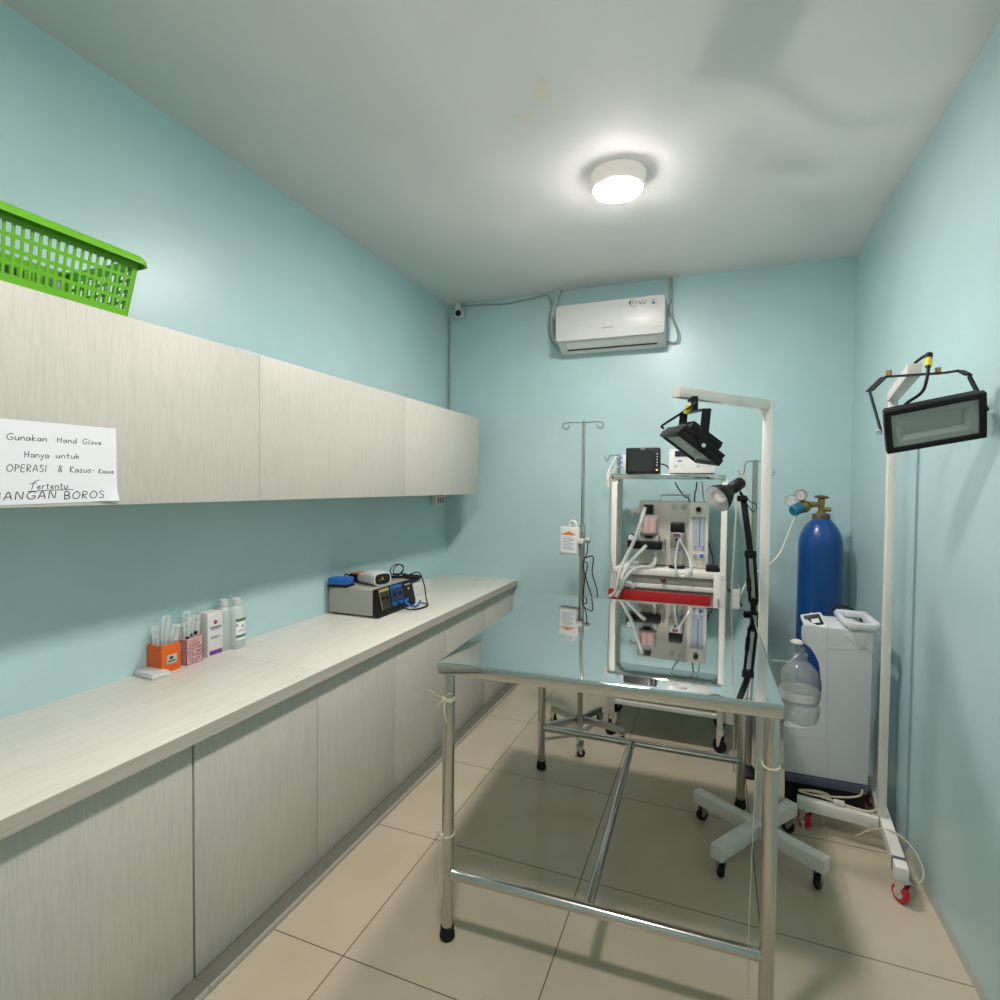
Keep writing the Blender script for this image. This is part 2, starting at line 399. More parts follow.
# ------------------------------------------------------------------ wall cabinets
XU, Z0, Z1 = -1.548, 1.3830, 1.9100
us = [-0.455, 0.548, 1.553, 2.556, 3.548]
ulab = ['pale wall cabinet behind and above the camera', 'pale wall cabinet under the green basket with the handwritten note on it',
        'middle pale wall cabinet, between the note and the far wall cabinet', 'far pale wall cabinet, nearest the air conditioner and back wall']
for i, (a, b) in enumerate(zip(us, us[1:])):
    t = thing('wall_cabinet', ulab[i], 'cabinet', ((XL+XU)/2, (a+b)/2, Z0), 0, 'wall cabinets on the left wall')
    MB().bb((XL+0.001, a+0.0004, Z0+0.001), (XU-0.019, b-0.0004, Z1-0.001)).build('body', 'wood_door', t)
    MB().bb((XU-0.018, a+0.0011, Z0), (XU, b-0.0011, Z1), 0.0012).build('door', 'wood_door', t)

# thin sheet lying on top of the wall cabinets
a, b = A(229, 345, x=-1.62), A(292, 362, x=-1.62)
mb = MB(); mb.bb((-1.70, a.y, Z1), (-1.585, b.y, Z1+0.014), 0.003)
o = mb.build('plastic_sleeve', mat('pale_blue_plastic', (0.35, 0.55, 0.75), 0.3), None, origin=(-1.64, (a.y+b.y)/2, Z1))
tag(o, 'flat pale blue plastic sleeve lying on top of the wall cabinets', 'sleeve')

# ------------------------------------------------------------------ handwritten note
GL = {  # single-stroke letters: (width, strokes) on a unit-high line
 'G': (.75, [[(.7, .85), (.45, 1), (.12, .75), (.05, .35), (.3, .02), (.6, .1), (.68, .42), (.4, .42)]]),
 'u': (.5, [[(.05, .55), (.08, .12), (.25, .02), (.42, .2), (.44, .55), (.48, .02)]]),
 'n': (.5, [[(.06, .55), (.06, .02)], [(.06, .35), (.25, .55), (.42, .42), (.46, .02)]]),
 'a': (.52, [[(.42, .48), (.2, .55), (.05, .3), (.15, .04), (.38, .2), (.44, .5), (.5, .03)]]),
 'k': (.5, [[(.06, 1), (.07, .02)], [(.42, .55), (.1, .28), (.46, .02)]]),
 'H': (.7, [[(.08, .95), (.1, .0)], [(.1, .5), (.58, .52)], [(.58, 1), (.56, .02)]]),
 'd': (.55, [[(.44, .45), (.2, .52), (.06, .25), (.2, .02), (.44, .2)], [(.46, 1), (.48, .02)]]),
 'l': (.25, [[(.1, .95), (.1, .1), (.2, .02)]]),
 'o': (.5, [[(.25, .55), (.06, .3), (.22, .02), (.44, .25), (.28, .54), (.25, .55)]]),
 'v': (.45, [[(.05, .55), (.2, .04), (.42, .55)]]),
 'e': (.48, [[(.08, .28), (.4, .35), (.25, .55), (.07, .28), (.22, .02), (.44, .12)]]),
 'y': (.5, [[(.05, .55), (.22, .15)], [(.44, .55), (.2, -.3), (.05, -.2)]]),
 't': (.42, [[(.2, .9), (.2, .1), (.36, .02)], [(.03, .6), (.38, .62)]]),
 'O': (.8, [[(.4, 1), (.08, .6), (.2, .08), (.6, .1), (.75, .6), (.45, 1), (.4, 1)]]),
 'P': (.6, [[(.1, 1), (.1, 0)], [(.1, .95), (.5, .85), (.45, .55), (.1, .48)]]),
 'E': (.55, [[(.5, .95), (.1, .95), (.08, .02), (.5, .03)], [(.08, .5), (.42, .52)]]),
 'R': (.62, [[(.1, 0), (.1, .95), (.5, .85), (.42, .55), (.1, .48), (.55, .0)]]),
 'A': (.7, [[(.04, 0), (.34, 1), (.62, 0)], [(.15, .35), (.55, .37)]]),
 'S': (.55, [[(.48, .9), (.2, .98), (.08, .72), (.45, .4), (.4, .05), (.06, .08)]]),
 'I': (.25, [[(.12, .95), (.12, .0)]]),
 'i': (.25, [[(.1, .55), (.12, .02)], [(.11, .8), (.13, .84)]]),
 's': (.42, [[(.36, .5), (.12, .52), (.1, .33), (.34, .18), (.25, .0), (.04, .06)]]),
 'K': (.6, [[(.1, 1), (.1, 0)], [(.52, .95), (.12, .45), (.55, 0)]]),
 '&': (.75, [[(.65, .0), (.2, .75), (.35, 1), (.52, .8), (.1, .3), (.25, .02), (.6, .4)]]),
 '-': (.4, [[(.06, .35), (.32, .35)]]),
 'T': (.75, [[(.02, .85), (.75, 1.0)], [(.4, .93), (.3, .15), (.2, .0)]]),
 'r': (.4, [[(.06, .55), (.08, .02)], [(.08, .35), (.22, .55), (.36, .5)]]),
 'J': (.6, [[(.45, 1), (.45, .2), (.25, .0), (.05, .2)]]),
 'N': (.75, [[(.08, 0), (.12, 1), (.55, .05), (.6, 1)]]),
 'B': (.65, [[(.1, 0), (.1, 1), (.5, .85), (.42, .55), (.1, .52), (.55, .4), (.5, .08), (.1, .0)]]),
 '.': (.25, [[(.1, .02), (.13, .05)]]), ' ': (.45, [])}
def text_strokes(txt, x, y, h, sp=1.0, slant=0.08):
    out = []
    for ch in txt:
        w, st = GL[ch]
        for s_ in st: out.append([(x+(u+v*slant)*h*sp, y+v*h) for u, v in s_])
        x += (w+0.12)*h*sp
    return out, x

pTL, pTR, pBR, pBL = A(-14, 417, x=XU), A(115.8, 428.6, x=XU), A(116.8, 500.5, x=XU), A(-14, 506, x=XU)
t = thing('handwritten_note', 'white handwritten paper note taped low on the wall cabinet front', 'note', (XU+0.001, (pBL.y+pBR.y)/2, pBL.z))
def pp(u, v, off=0.0): # u right, v up on the note
    q = (pBL*(1-u)+pBR*u)*(1-v)+(pTL*(1-u)+pTR*u)*v
    curl = 0.010*max(0, u-0.8)/0.2*max(0, 0.18-v)/0.18
    return V((XU+0.0008+curl+off, q.y, q.z))
mb = MB(); NU, NV = 16, 12; vs = [pp(i/NU, j/NV) for j in range(NV+1) for i in range(NU+1)]; n0 = len(vs)
vs += [v+V((0.0004, 0, 0)) for v in vs]; fs = []
for j in range(NV):
    for i in range(NU):
        q = [j*(NU+1)+i, j*(NU+1)+i+1, (j+1)*(NU+1)+i+1, (j+1)*(NU+1)+i]; fs += [tuple(q), tuple(n0+k for k in reversed(q))]
mb.geo(vs, fs); mb.build('sheet', 'paper', t)
mb = MB()
def px2uv(px, py):  # photo position on the cabinet face -> note uv
    q = A(px, py, x=XU); u = (q.y-pBL.y)/(pBR.y-pBL.y)
    zb = pBL.z*(1-u)+pBR.z*u; zt = pTL.z*(1-u)+pTR.z*u
    return u, (q.z-zb)/(zt-zb)
LINES = (('Gunakan', 5, 439.5, 47, 6.6), ('Hand', 56, 442.5, 77, 5.6), ('Glove.', 82, 444, 104, 5.2), ('Hanya', 23, 457.5, 49, 6.6), ('untuk', 55, 458, 80, 5.2),
         ('OPERASI', 5, 471.5, 47, 7.4), ('&', 57, 472, 63, 6.4), ('Kasus-', 69, 472.5, 95, 6.4), ('Kasus', 98, 473.5, 114, 4.6),
         ('Tertentu', 29, 489.5, 68, 6.6), ('JANGAN', -8, 502 - 1.5, 58, 8.2), ('BOROS.', 63, 500-0.8, 108, 7.6))
ASP = (pTR.y-pTL.y)/(pTL.z-pBL.z)
for txt, x0, yb, x1, hp in LINES:
    mb = MB()
    u0, v0 = px2uv(x0, yb); u1, _ = px2uv(x1, yb); h = abs(px2uv(x0, yb-hp)[1]-v0)
    st, xe = text_strokes(txt, 0, 0, 1.0); k = (u1-u0)/xe
    for s_ in st:
        P = [pp(u0+x*k, v0+y*h, 0.0006) for x, y in s_]
        mb.tube(P, 0.00085 if txt not in ('JANGAN', 'BOROS.') else 0.0011, 4, 4)
    mb.build('handwriting', 'ink', t)
for (xa, ya, xb, yb) in ((27, 491.5, 73, 489.5), (33, 482.5, 39, 480)):
    mb = MB(); ua, va = px2uv(xa, ya); ub, vb = px2uv(xb, yb); mb.tube([pp(ua, va, 0.0006), pp((ua+ub)/2, (va+vb)/2+0.004, 0.0006), pp(ub, vb, 0.0006)], 0.00085, 4, 4); mb.build('underline', 'ink', t)

# ------------------------------------------------------------------ green basket on the wall cabinets
def perforated(mb, P, nu, nv, ub, vb, fill=0.6, t=V((0, 0, 0))):
    """grid panel P(u,v) with nu x nv slots; ub, vb are solid margins; t is the wall thickness vector"""
    us_ = [0, ub]; vs_ = [0, vb[0]]
    cu = (1-2*ub)/nu; cv = (1-vb[0]-vb[1])/nv
    for k in range(nu): us_ += [ub+cu*(k+(1-fill)/2), ub+cu*(k+(1+fill)/2)]
    for k in range(nv): vs_ += [vb[0]+cv*(k+0.14), vb[0]+cv*(k+0.86)]
    us_ += [1-ub, 1]; vs_ += [1-vb[1], 1]
    nU, nV = len(us_), len(vs_)
    pts = [V(P(u, v)) for v in vs_ for u in us_]; n0 = len(pts); pts += [p+t for p in pts]; fs = []
    hole = lambda i, j: (2 <= i < nU-2 and (i-2) % 2 == 0 and i-2 < 2*nu) and (2 <= j < nV-2 and (j-2) % 2 == 0 and j-2 < 2*nv)
    for j in range(nV-1):
        for i in range(nU-1):
            if hole(i, j): continue
            q = [j*nU+i, j*nU+i+1, (j+1)*nU+i+1, (j+1)*nU+i]; fs.append(tuple(q)); fs.append(tuple(n0+k for k in reversed(q)))
            for (di, dj, e) in ((-1, 0, (q[0], q[3])), (1, 0, (q[1], q[2])), (0, -1, (q[0], q[1])), (0, 1, (q[3], q[2]))):
                ii, jj = i+di, j+dj
                if ii < 0 or jj < 0 or ii >= nU-1 or jj >= nV-1 or hole(ii, jj): fs.append((e[0], e[1], n0+e[1], n0+e[0]))
    mb.geo(pts, fs)
by1 = A(130, 316, x=-1.565).y-0.008; by0 = by1-0.50; bx1, bx0 = -1.565, -1.845; bz0 = Z1+0.0015
rimz = A(148, 259, x=-1.535).z-0.010
t = thing('laundry_basket', 'bright green perforated plastic basket on top of the wall cabinet', 'basket', ((bx0+bx1)/2, (by0+by1)/2, bz0))
fl_ = 0.022
def lerp(a, b, k): return a+(b-a)*k
mb = MB()
H_ = rimz-bz0
perforated(mb, lambda u, v: (lerp(bx1, bx1+fl_, v), lerp(lerp(by0, by0-fl_, v), lerp(by1, by1+fl_, v), u), bz0+H_*v), 27, 4, 0.02, (0.10, 0.14), 0.62, V((-0.0025, 0, 0)))
perforated(mb, lambda u, v: (lerp(bx0, bx0-fl_, v), lerp(lerp(by0, by0-fl_, v), lerp(by1, by1+fl_, v), u), bz0+H_*v), 27, 4, 0.02, (0.10, 0.14), 0.62, V((0.0025, 0, 0)))
perforated(mb, lambda u, v: (lerp(lerp(bx0, bx0-fl_, v), lerp(bx1, bx1+fl_, v), u), lerp(by1, by1+fl_, v), bz0+H_*v), 15, 4, 0.03, (0.10, 0.14), 0.62, V((0, -0.0025, 0)))
perforated(mb, lambda u, v: (lerp(lerp(bx0, bx0-fl_, v), lerp(bx1, bx1+fl_, v), u), lerp(by0, by0-fl_, v), bz0+H_*v), 15, 4, 0.03, (0.10, 0.14), 0.62, V((0, 0.0025, 0)))
perforated(mb, lambda u, v: (lerp(bx0, bx1, u), lerp(by0, by1, v), bz0), 10, 18, 0.05, (0.03, 0.03), 0.6, V((0, 0, 0.0025)))
mb.build('basket_body', 'green', t)
mb = MB()   # turned-over rim
ro, ri = fl_+0.022, fl_-0.003
def rect(o, z, r=0.035):
    pts = []
    for (cx, cy, a0) in ((bx1+o-r, by1+o-r, 0), (bx0-o+r, by1+o-r, 90), (bx0-o+r, by0-o+r, 180), (bx1+o-r, by0-o+r, 270)):
        for k in range(7): a = math.radians(a0+15*k); pts.append(V((cx+r*math.cos(a), cy+r*math.sin(a), z)))
    return pts
rings = [rect(ri, rimz-0.004), rect(ri+0.002, rimz+0.004), rect(ri+0.012, rimz+0.008), rect(ro-0.006, rimz+0.005), rect(ro, rimz-0.003), rect(ro+0.001, rimz-0.016), rect(ro-0.003, rimz-0.016), rect(ro-0.008, rimz-0.002), rect(ri+0.006, rimz-0.001)]
n = len(rings[0]); vs = [p for r in rings for p in r]; fs = []
for a in range(len(rings)):
    b = (a+1) % len(rings)
    for k in range(n): fs.append((a*n+k, a*n+(k+1) % n, b*n+(k+1) % n, b*n+k))
mb.geo(vs, fs); mb.build('rim', 'green', t)

# ------------------------------------------------------------------ things on the counter
XW = XL+0.004
# flat white box
c = (XW+0.058, 1.357, ZT); Rz = Matrix.Rotation(math.radians(-6), 3, 'Z')
t = thing('soap_tray', 'flat white plastic case lying in front of the orange basket', 'case', c)
MB().box(V(c)+V((0, 0, 0.0075)), (0.105, 0.066, 0.015), Rz, 0.005, 3).build('lower_shell', 'white_plastic', t)
MB().box(V(c)+V((0, 0, 0.0165)), (0.100, 0.061, 0.004), Rz, 0.0018, 2).build('lid', 'white_plastic', t)
# orange basket
def holder(name, lab, cx, cy, sx, sy, h, m):
    t = thing(name, lab, 'basket', (cx, cy, ZT))
    return t
cx, cy, s_, h_ = XW+0.040, 1.414, 0.070, 0.098
t = thing('pencil_basket', 'small orange woven plastic basket holding packaged syringes', 'basket', (cx, cy, ZT))
mb = MB(); ww = s_/2
for k in range(9):
    z = ZT+0.004+k*(h_-0.012)/8.5; r = 0.0035
    P = [(cx-ww, cy-ww, z), (cx+ww, cy-ww, z), (cx+ww, cy+ww, z), (cx-ww, cy+ww, z)]
    for a, b in zip(P, P[1:]+P[:1]): mb.rod(a, b, 0.003, 0.0085)
for sx in (-1, 1):
    for sy in (-1, 1): mb.bb((cx+sx*ww-0.002, cy+sy*ww-0.002, ZT), (cx+sx*ww+0.002, cy+sy*ww+0.002, ZT+h_))
mb.bb((cx-ww, cy-ww, ZT), (cx+ww, cy+ww, ZT+0.003))
mb.bb((cx-ww+.0026, cy-ww+.0022, ZT+.003), (cx-ww+.0036, cy+ww-.0022, ZT+h_-.006)); mb.bb((cx+ww-.0012, cy-ww+.0022, ZT+.003), (cx+ww-.0002, cy+ww-.0022, ZT+h_-.006))
mb.bb((cx-ww+.003, cy-ww+.0004, ZT+.003), (cx+ww-.003, cy-ww+.0014, ZT+h_-.006)); mb.bb((cx-ww+.003, cy+ww-.0014, ZT+.003), (cx+ww-.003, cy+ww-.0004, ZT+h_-.006))
mb.build('woven_body', 'orange', t)
mb = MB()
for a, b in (((-1, -1), (1, -1)), ((1, -1), (1, 1)), ((1, 1), (-1, 1)), ((-1, 1), (-1, -1))): mb.rod((cx+a[0]*ww, cy+a[1]*ww, ZT+h_-0.003), (cx+b[0]*ww, cy+b[1]*ww, ZT+h_-0.003), 0.006, 0.008)
mb.build('rim', 'orange', t)
mb = MB(); mb.bb((cx+ww+0.0018, cy-0.019, ZT+0.028), (cx+ww+0.0045, cy+0.021, ZT+0.062), 0.001); lp = mb.build('label_plate', 'silver_label', t); lp['label'] = 'small silver label plate'
mb = MB(); mb.bb((cx+ww+0.0046, cy-0.008, ZT+0.046), (cx+ww+0.0050, cy+0.006, ZT+0.055)); mb.bb((cx+ww+0.0046, cy-0.014, ZT+0.037), (cx+ww+0.0050, cy+0.015, ZT+0.041)); mb.build('print', 'ink', lp)
OB = (cx, cy)
# pink basket with flower cut-outs
cx, cy, s_, h_ = XW+0.040, 1.512, 0.070, 0.098; ww = s_/2
t = thing('pencil_cup', 'small pink square basket with a flower cut-out, beside the orange one', 'basket', (cx, cy, ZT))
def flower_panel(mb, P, th):
    """square panel with petals cut out of it, built as a dense grid"""
    N = 30
    def hole(u, v):
        x, y = (u-0.5), (v-0.46); r = math.hypot(x, y); a = math.atan2(y, x)
        for r0, r1, n_, ph, w_ in ((0.10, 0.21, 8, 0, 0.85), (0.25, 0.33, 12, 0.2, 0.85), (0.36, 0.43, 16, 0, 0.8)):
            if r0 < r < r1 and math.cos(n_*a+ph) > 1-2*w_*0.8: return True
        return False
    pts = [V(P(i/N, j/N)) for j in range(N+1) for i in range(N+1)]; n0 = len(pts); pts += [p+th for p in pts]; fs = []
    hs = [[hole((i+.5)/N, (j+.5)/N) for i in range(N)] for j in range(N)]
    for j in range(N):
        for i in range(N):
            if hs[j][i]: continue
            q = [j*(N+1)+i, j*(N+1)+i+1, (j+1)*(N+1)+i+1, (j+1)*(N+1)+i]; fs += [tuple(q), tuple(n0+k for k in reversed(q))]
            for (di, dj, e) in ((-1, 0, (q[0], q[3])), (1, 0, (q[1], q[2])), (0, -1, (q[0], q[1])), (0, 1, (q[3], q[2]))):
                ii, jj = i+di, j+dj
                if ii < 0 or jj < 0 or ii >= N or jj >= N or hs[jj][ii]: fs.append((e[0], e[1], n0+e[1], n0+e[0]))
    mb.geo(pts, fs)
mb = MB()
flower_panel(mb, lambda u, v: (cx+ww, cy-ww+s_*u, ZT+h_*v), V((-0.002, 0, 0)))
flower_panel(mb, lambda u, v: (cx-ww+s_*u, cy-ww, ZT+h_*v), V((0, 0.002, 0)))
mb.bb((cx-ww, cy-ww, ZT), (cx-ww+0.002, cy+ww, ZT+h_)); mb.bb((cx-ww, cy+ww-0.002, ZT), (cx+ww, cy+ww, ZT+h_)); mb.bb((cx-ww, cy-ww, ZT), (cx+ww, cy+ww, ZT+0.002))
mb.build('cup_body', 'pink', t)
mb = MB()
for a, b in (((-1, -1), (1, -1)), ((1, -1), (1, 1)), ((1, 1), (-1, 1)), ((-1, 1), (-1, -1))): mb.rod((cx+a[0]*ww, cy+a[1]*ww, ZT+h_-0.002), (cx+b[0]*ww, cy+b[1]*ww, ZT+h_-0.002), 0.006, 0.005)
mb.build('rim', 'pink', t)
PB = (cx, cy)
# wrapped syringes standing in the two baskets
def syringe(bx, by, tx, ty, z0, L, label, black):
    p0 = V((bx, by, z0)); p1 = V((tx, ty, z0+L)); d = (p1-p0).normalized()
    t = thing('wrapped_syringe', label, 'syringe', p0, 0, 'wrapped syringes')
    MB().cyl(p0, p1-d*0.02, 0.0065, seg=12).build('barrel', 'milky', t)
    mb = MB(); mb.cyl(p1-d*0.022, p1, 0.0035, seg=8); mb.cyl(p1-d*0.0005, p1+d*0.0015, 0.008, seg=12); mb.build('plunger', 'milky', t)
    if black: MB().cyl(p0+d*L*0.62, p0+d*L*0.70, 0.0069, seg=12).build('stopper', 'rubber', t)
    side = d.cross(V((1, 0, 0.2))).normalized(); mb = MB(); n_ = V((1, 0, 0))
    mb.box((p0+p1)/2+d*0.008, (0.0006, 0.034, L+0.016), Matrix((d.cross(side).normalized(), side, d)).transposed()); mb.build('wrapper', 'wrapper', t)
syl = ['wrapped syringe leaning toward the wall in the orange basket', 'tallest wrapped syringe in the middle of the orange basket', 'wrapped syringe leaning out to the right of the orange basket']
for k, (dx, dy, tx, ty, L) in enumerate(((-.012, -.012, -.014, -.020, .140), (.002, 0, -.004, .012, .175), (.012, .012, .008, .042, .140))):
    syringe(OB[0]+dx, OB[1]+dy, OB[0]+tx, OB[1]+ty, ZT+0.006, L, syl[k], False)
syl = ['wrapped syringe leaning left out of the pink basket', 'wrapped syringe leaning forward in the pink basket', 'wrapped syringe with black stopper in the middle of the pink basket',
       'wrapped syringe standing at the back of the pink basket', 'wrapped syringe leaning right in the pink basket by the carton']
for k, (dx, dy, tx, ty, L) in enumerate(((-.012, -.014, .0, -.036, .135), (.012, -.012, .014, -.014, .140), (.004, .002, .010, .006, .150), (-.014, .004, -.018, .010, .172), (.012, .014, .012, .028, .158))):
    syringe(PB[0]+dx, PB[1]+dy, PB[0]+tx, PB[1]+ty, ZT+0.005, L, syl[k], k in (1, 2, 4))
# carton
t = thing('medicine_carton', 'tall white medicine carton with purple band, between pink basket and bottles', 'carton', (XW+0.036, 1.612, ZT))
y0, y1, xa, xb, hz = 1.577, 1.648, XW+0.004, XW+0.066, 0.172
MB().bb((xa, y0, ZT), (xb, y1, ZT+hz), 0.001).build('carton_body', 'white_plastic', t)
mb = MB(); x = xb
def deco(m, a, b, c, d, nm, parent, t_=0.0004):
    mb = MB(); mb.bb((xb, lerp(y0, y1, a), ZT+hz*c), (xb+t_, lerp(y0, y1, b), ZT+hz*d)); return mb.build(nm, m, parent)
deco('purple', 0.12, 0.95, 0.03, 0.13, 'purple_band', t)
mb = MB(); mb.cyl((xb, lerp(y0, y1, .52), ZT+hz*.77), (xb+0.0004, lerp(y0, y1, .52), ZT+hz*.77), 0.0085, seg=20); mb.build('red_emblem', 'maroon', t)
for (a, b, c, d) in ((.16, .92, .635, .675), (.26, .80, .60, .618), (.22, .80, .44, .452), (.22, .80, .42, .432), (.22, .70, .40, .412)):
    mb = MB(); nseg = 7; wdt = (b-a)/nseg
    for k in range(nseg): mb.bb((xb, lerp(y0, y1, a+wdt*k), ZT+hz*c), (xb+0.0004, lerp(y0, y1, a+wdt*(k+.78)), ZT+hz*d))
    mb.build('text_line', 'purple', t)
# two bottles
def bottle(cx, cy, label, full):
    t = thing('solution_bottle', label, 'bottle', (cx, cy, ZT), 0, 'clear solution bottles on the counter')
    R = Matrix.Diagonal((0.72, 1, 1))
    prof = [(0, 0.002), (0.036, 0.0), (0.040, 0.006), (0.040, 0.135), (0.037, 0.155), (0.026, 0.172), (0.014, 0.18), (0.013, 0.186), (0, 0.186)]
    mb = MB(); mb.lathe(prof, (0, 0, 0), seg=32); mb.bm.transform(Matrix.Translation((cx, cy, ZT)) @ R.to_4x4()); mb.build('bottle_body', 'milky', t)
    mb = MB(); mb.lathe([(0, 0.004), (0.035, 0.004), (0.038, 0.008), (0.038, 0.110), (0, 0.110)], seg=24); mb.bm.transform(Matrix.Translation((cx, cy, ZT)) @ R.to_4x4()); mb.build('liquid', 'clear_thin', t)
    mb = MB(); mb.lathe([(0, 0.181), (0.017, 0.181), (0.0175, 0.184), (0.0165, 0.204), (0.013, 0.207), (0, 0.207)], (cx, cy, ZT), seg=24); mb.build('cap', 'white_plastic', t)
    return t
tb = bottle(XW+0.054, 1.726, 'clear solution bottle with green and white label, in front', True)
bottle(XW+0.030, 1.686, 'clear unlabelled solution bottle half hidden behind the white carton', True)
cxb, cyb = XW+0.054, 1.726
def lab_arc(z0, z1, a0, a1, m, nm, parent, o=0.0008):
    mb = MB(); N = 14; vs = []; fs = []
    for k in range(N+1):
        a = math.radians(lerp(a0, a1, k/N)); x = cxb+0.72*(0.040+o)*math.cos(a); y = cyb+(0.040+o)*math.sin(a)
        vs += [(x, y, ZT+z0), (x, y, ZT+z1)]
    for k in range(N): fs.append((2*k, 2*k+2, 2*k+3, 2*k+1))
    mb.geo(vs, fs); return mb.build(nm, m, parent)
lb = lab_arc(0.036, 0.125, -35, 50, 'paper', 'label', tb)
lab_arc(0.112, 0.125, -35, 50, 'label_green', 'green_band', lb, 0.0014); lab_arc(0.046, 0.057, -35, 50, 'label_green', 'green_band', lb, 0.0014)
lab_arc(0.086, 0.098, 0, 16, 'grey_print', 'print', lb, 0.0014); lab_arc(0.072, 0.076, -20, 40, 'grey_print', 'print', lb, 0.0014); lab_arc(0.093, 0.103, -33, -24, 'maroon', 'print', lb, 0.0014)

# electrosurgical unit
ex0, ex1, ey0, ey1, ez = XL+0.012, -1.617, 2.365, 2.735, 0.906
t = thing('electrosurgical_unit', 'grey electrosurgical control unit with black sloping front on the counter', 'medical device', ((ex0+ex1)/2, (ey0+ey1)/2, ZT))
mb = MB(); mb.bb((ex0+0.006, ey0, ZT+0.010), (ex1, ey1, ez), 0.004); mb.build('casing', mat('warm_grey_enamel', (0.36, 0.36, 0.31), 0.45), t)
fx = -1.583
mb = MB(); mb.prism([(ex1+0.0005, ey0-0.001, ZT+0.006), (fx, ey0-0.001, ZT+0.006), (fx+0.002, ey0-0.001, ZT+0.03), (ex1+0.008, ey0-0.001, ez+0.001), (ex1+0.0005, ey0-0.001, ez+0.001)], (0, ey1-ey0+0.002, 0), 0.002); mb.build('front_panel', 'black', t)
for (xx, yy) in ((ex0+.03, ey0+.03), (ex1-.03, ey0+.03), (ex0+.03, ey1-.03), (ex1-.03, ey1-.03)):
    MB().cyl((xx, yy, ZT), (xx, yy, ZT+0.0105), 0.012, seg=16).build('foot', 'rubber', t)
pa, pb_ = V((fx+0.0025, 0, ZT+0.03)), V((ex1+0.0085, 0, ez+0.001)); sl = (pb_-pa); nrm = V((sl.z, 0, -sl.x)).normalized()
def slope_box(y0, y1, k0, k1, m, nm, th=0.0012, parent=None):
    a = pa+sl*k0; b = pa+sl*k1; mb = MB()
    mb.prism([V((a.x, y0, a.z)), V((a.x, y1, a.z)), V((b.x, y1, b.z)), V((b.x, y0, b.z))], nrm*th); return mb.build(nm, m, parent or t)
p1 = slope_box(ey0+0.035, ey0+0.125, 0.06, 0.95, mat('dark_olive_panel', (0.03, 0.032, 0.02), .35), 'yellow_output_panel')
slope_box(ey0+0.035, ey0+0.125, 0.83, 0.95, 'yellow_dim', 'yellow_band', 0.0018, p1); slope_box(ey0+0.035, ey0+0.039, 0.06, 0.83, 'yellow_dim', 'yellow_band', 0.0018, p1)
p2 = slope_box(ey0+0.140, ey0+0.255, 0.06, 0.95, mat('dark_blue_panel', (0.012, 0.03, 0.07), .35), 'blue_output_panel')
slope_box(ey0+0.140, ey0+0.255, 0.83, 0.95, 'blue_print', 'blue_band', 0.0018, p2); slope_box(ey0+0.140, ey0+0.144, 0.06, 0.83, 'blue_print', 'blue_band', 0.0018, p2)
for yy, mm in ((0.06, 'grey_print'), (0.10, 'grey_print'), (0.17, 'grey_print'), (0.225, 'grey_print')):
    a = pa+sl*0.55; MB().cyl((a.x, ey0+yy, a.z), V((a.x, ey0+yy, a.z))+nrm*0.006, 0.009, seg=16).build('button', 'black', t)
a = pa+sl*0.62; MB().cyl((a.x, ey0+0.315, a.z), V((a.x, ey0+0.315, a.z))+nrm*0.004, 0.007, seg=16).build('button', 'yellow_dim', t)
slope_box(ey0+0.285, ey0+0.345, 0.80, 0.86, 'grey_print', 'printed_name')
for k in range(3):
    a = pa+sl*0.16; q = V((a.x, ey0+0.14+k*0.06, a.z)); MB().cyl(q, q+nrm*0.02, 0.008, seg=12).build('socket', 'blue_plastic', t)

# objects on the unit
c = A(341, 586, z=ez); c.x = min(c.x, -1.70)
o = MB(); o.box(V((c.x, c.y, ez+0.005)), (0.115, 0.085, 0.010), Matrix.Rotation(0.15, 3, 'Z'), 0.003); o = o.build('black_pad', 'rubber', None, origin=(c.x, c.y, ez)); tag(o, 'flat black pad under the blue block on the control unit', 'pad')
t = thing('blue_block', 'bright blue plastic block on the grey control unit', 'block', (c.x, c.y, ez+0.010))
MB().box(V((c.x, c.y, ez+0.029)), (0.11, 0.08, 0.036), Matrix.Rotation(0.15, 3, 'Z'), 0.006, 3).build('block_body', 'blue_plastic', t)
mb = MB(); mb.box(V((c.x, c.y, ez+0.0265)), (0.1115, 0.0815, 0.002), Matrix.Rotation(0.15, 3, 'Z')); mb.build('groove', 'navy', t)
c2 = A(352, 577, z=ez+0.02); c2 = V((max(c2.x, XL+0.06), c2.y, ez))
t = thing('tan_connector', 'tan and black connector lying behind the blue block', 'connector', c2)
MB().box(c2+V((0, 0, 0.022)), (0.06, 0.075, 0.044), Matrix.Rotation(0.1, 3, 'Z'), 0.005).build('connector_body', 'black', t)
MB().box(c2+V((0.004, 0.0, 0.049)), (0.055, 0.07, 0.010), Matrix.Rotation(0.1, 3, 'Z'), 0.003).build('cover', 'tan', t)
mb = MB(); mb.tube([c2+V((-.02, -.03, .03)), c2+V((-.035, -.06, .045)), c2+V((-.03, -.075, .02)), c2+V((-.02, -.06, .004))], 0.004, 6); mb.build('lead', 'rubber', t)
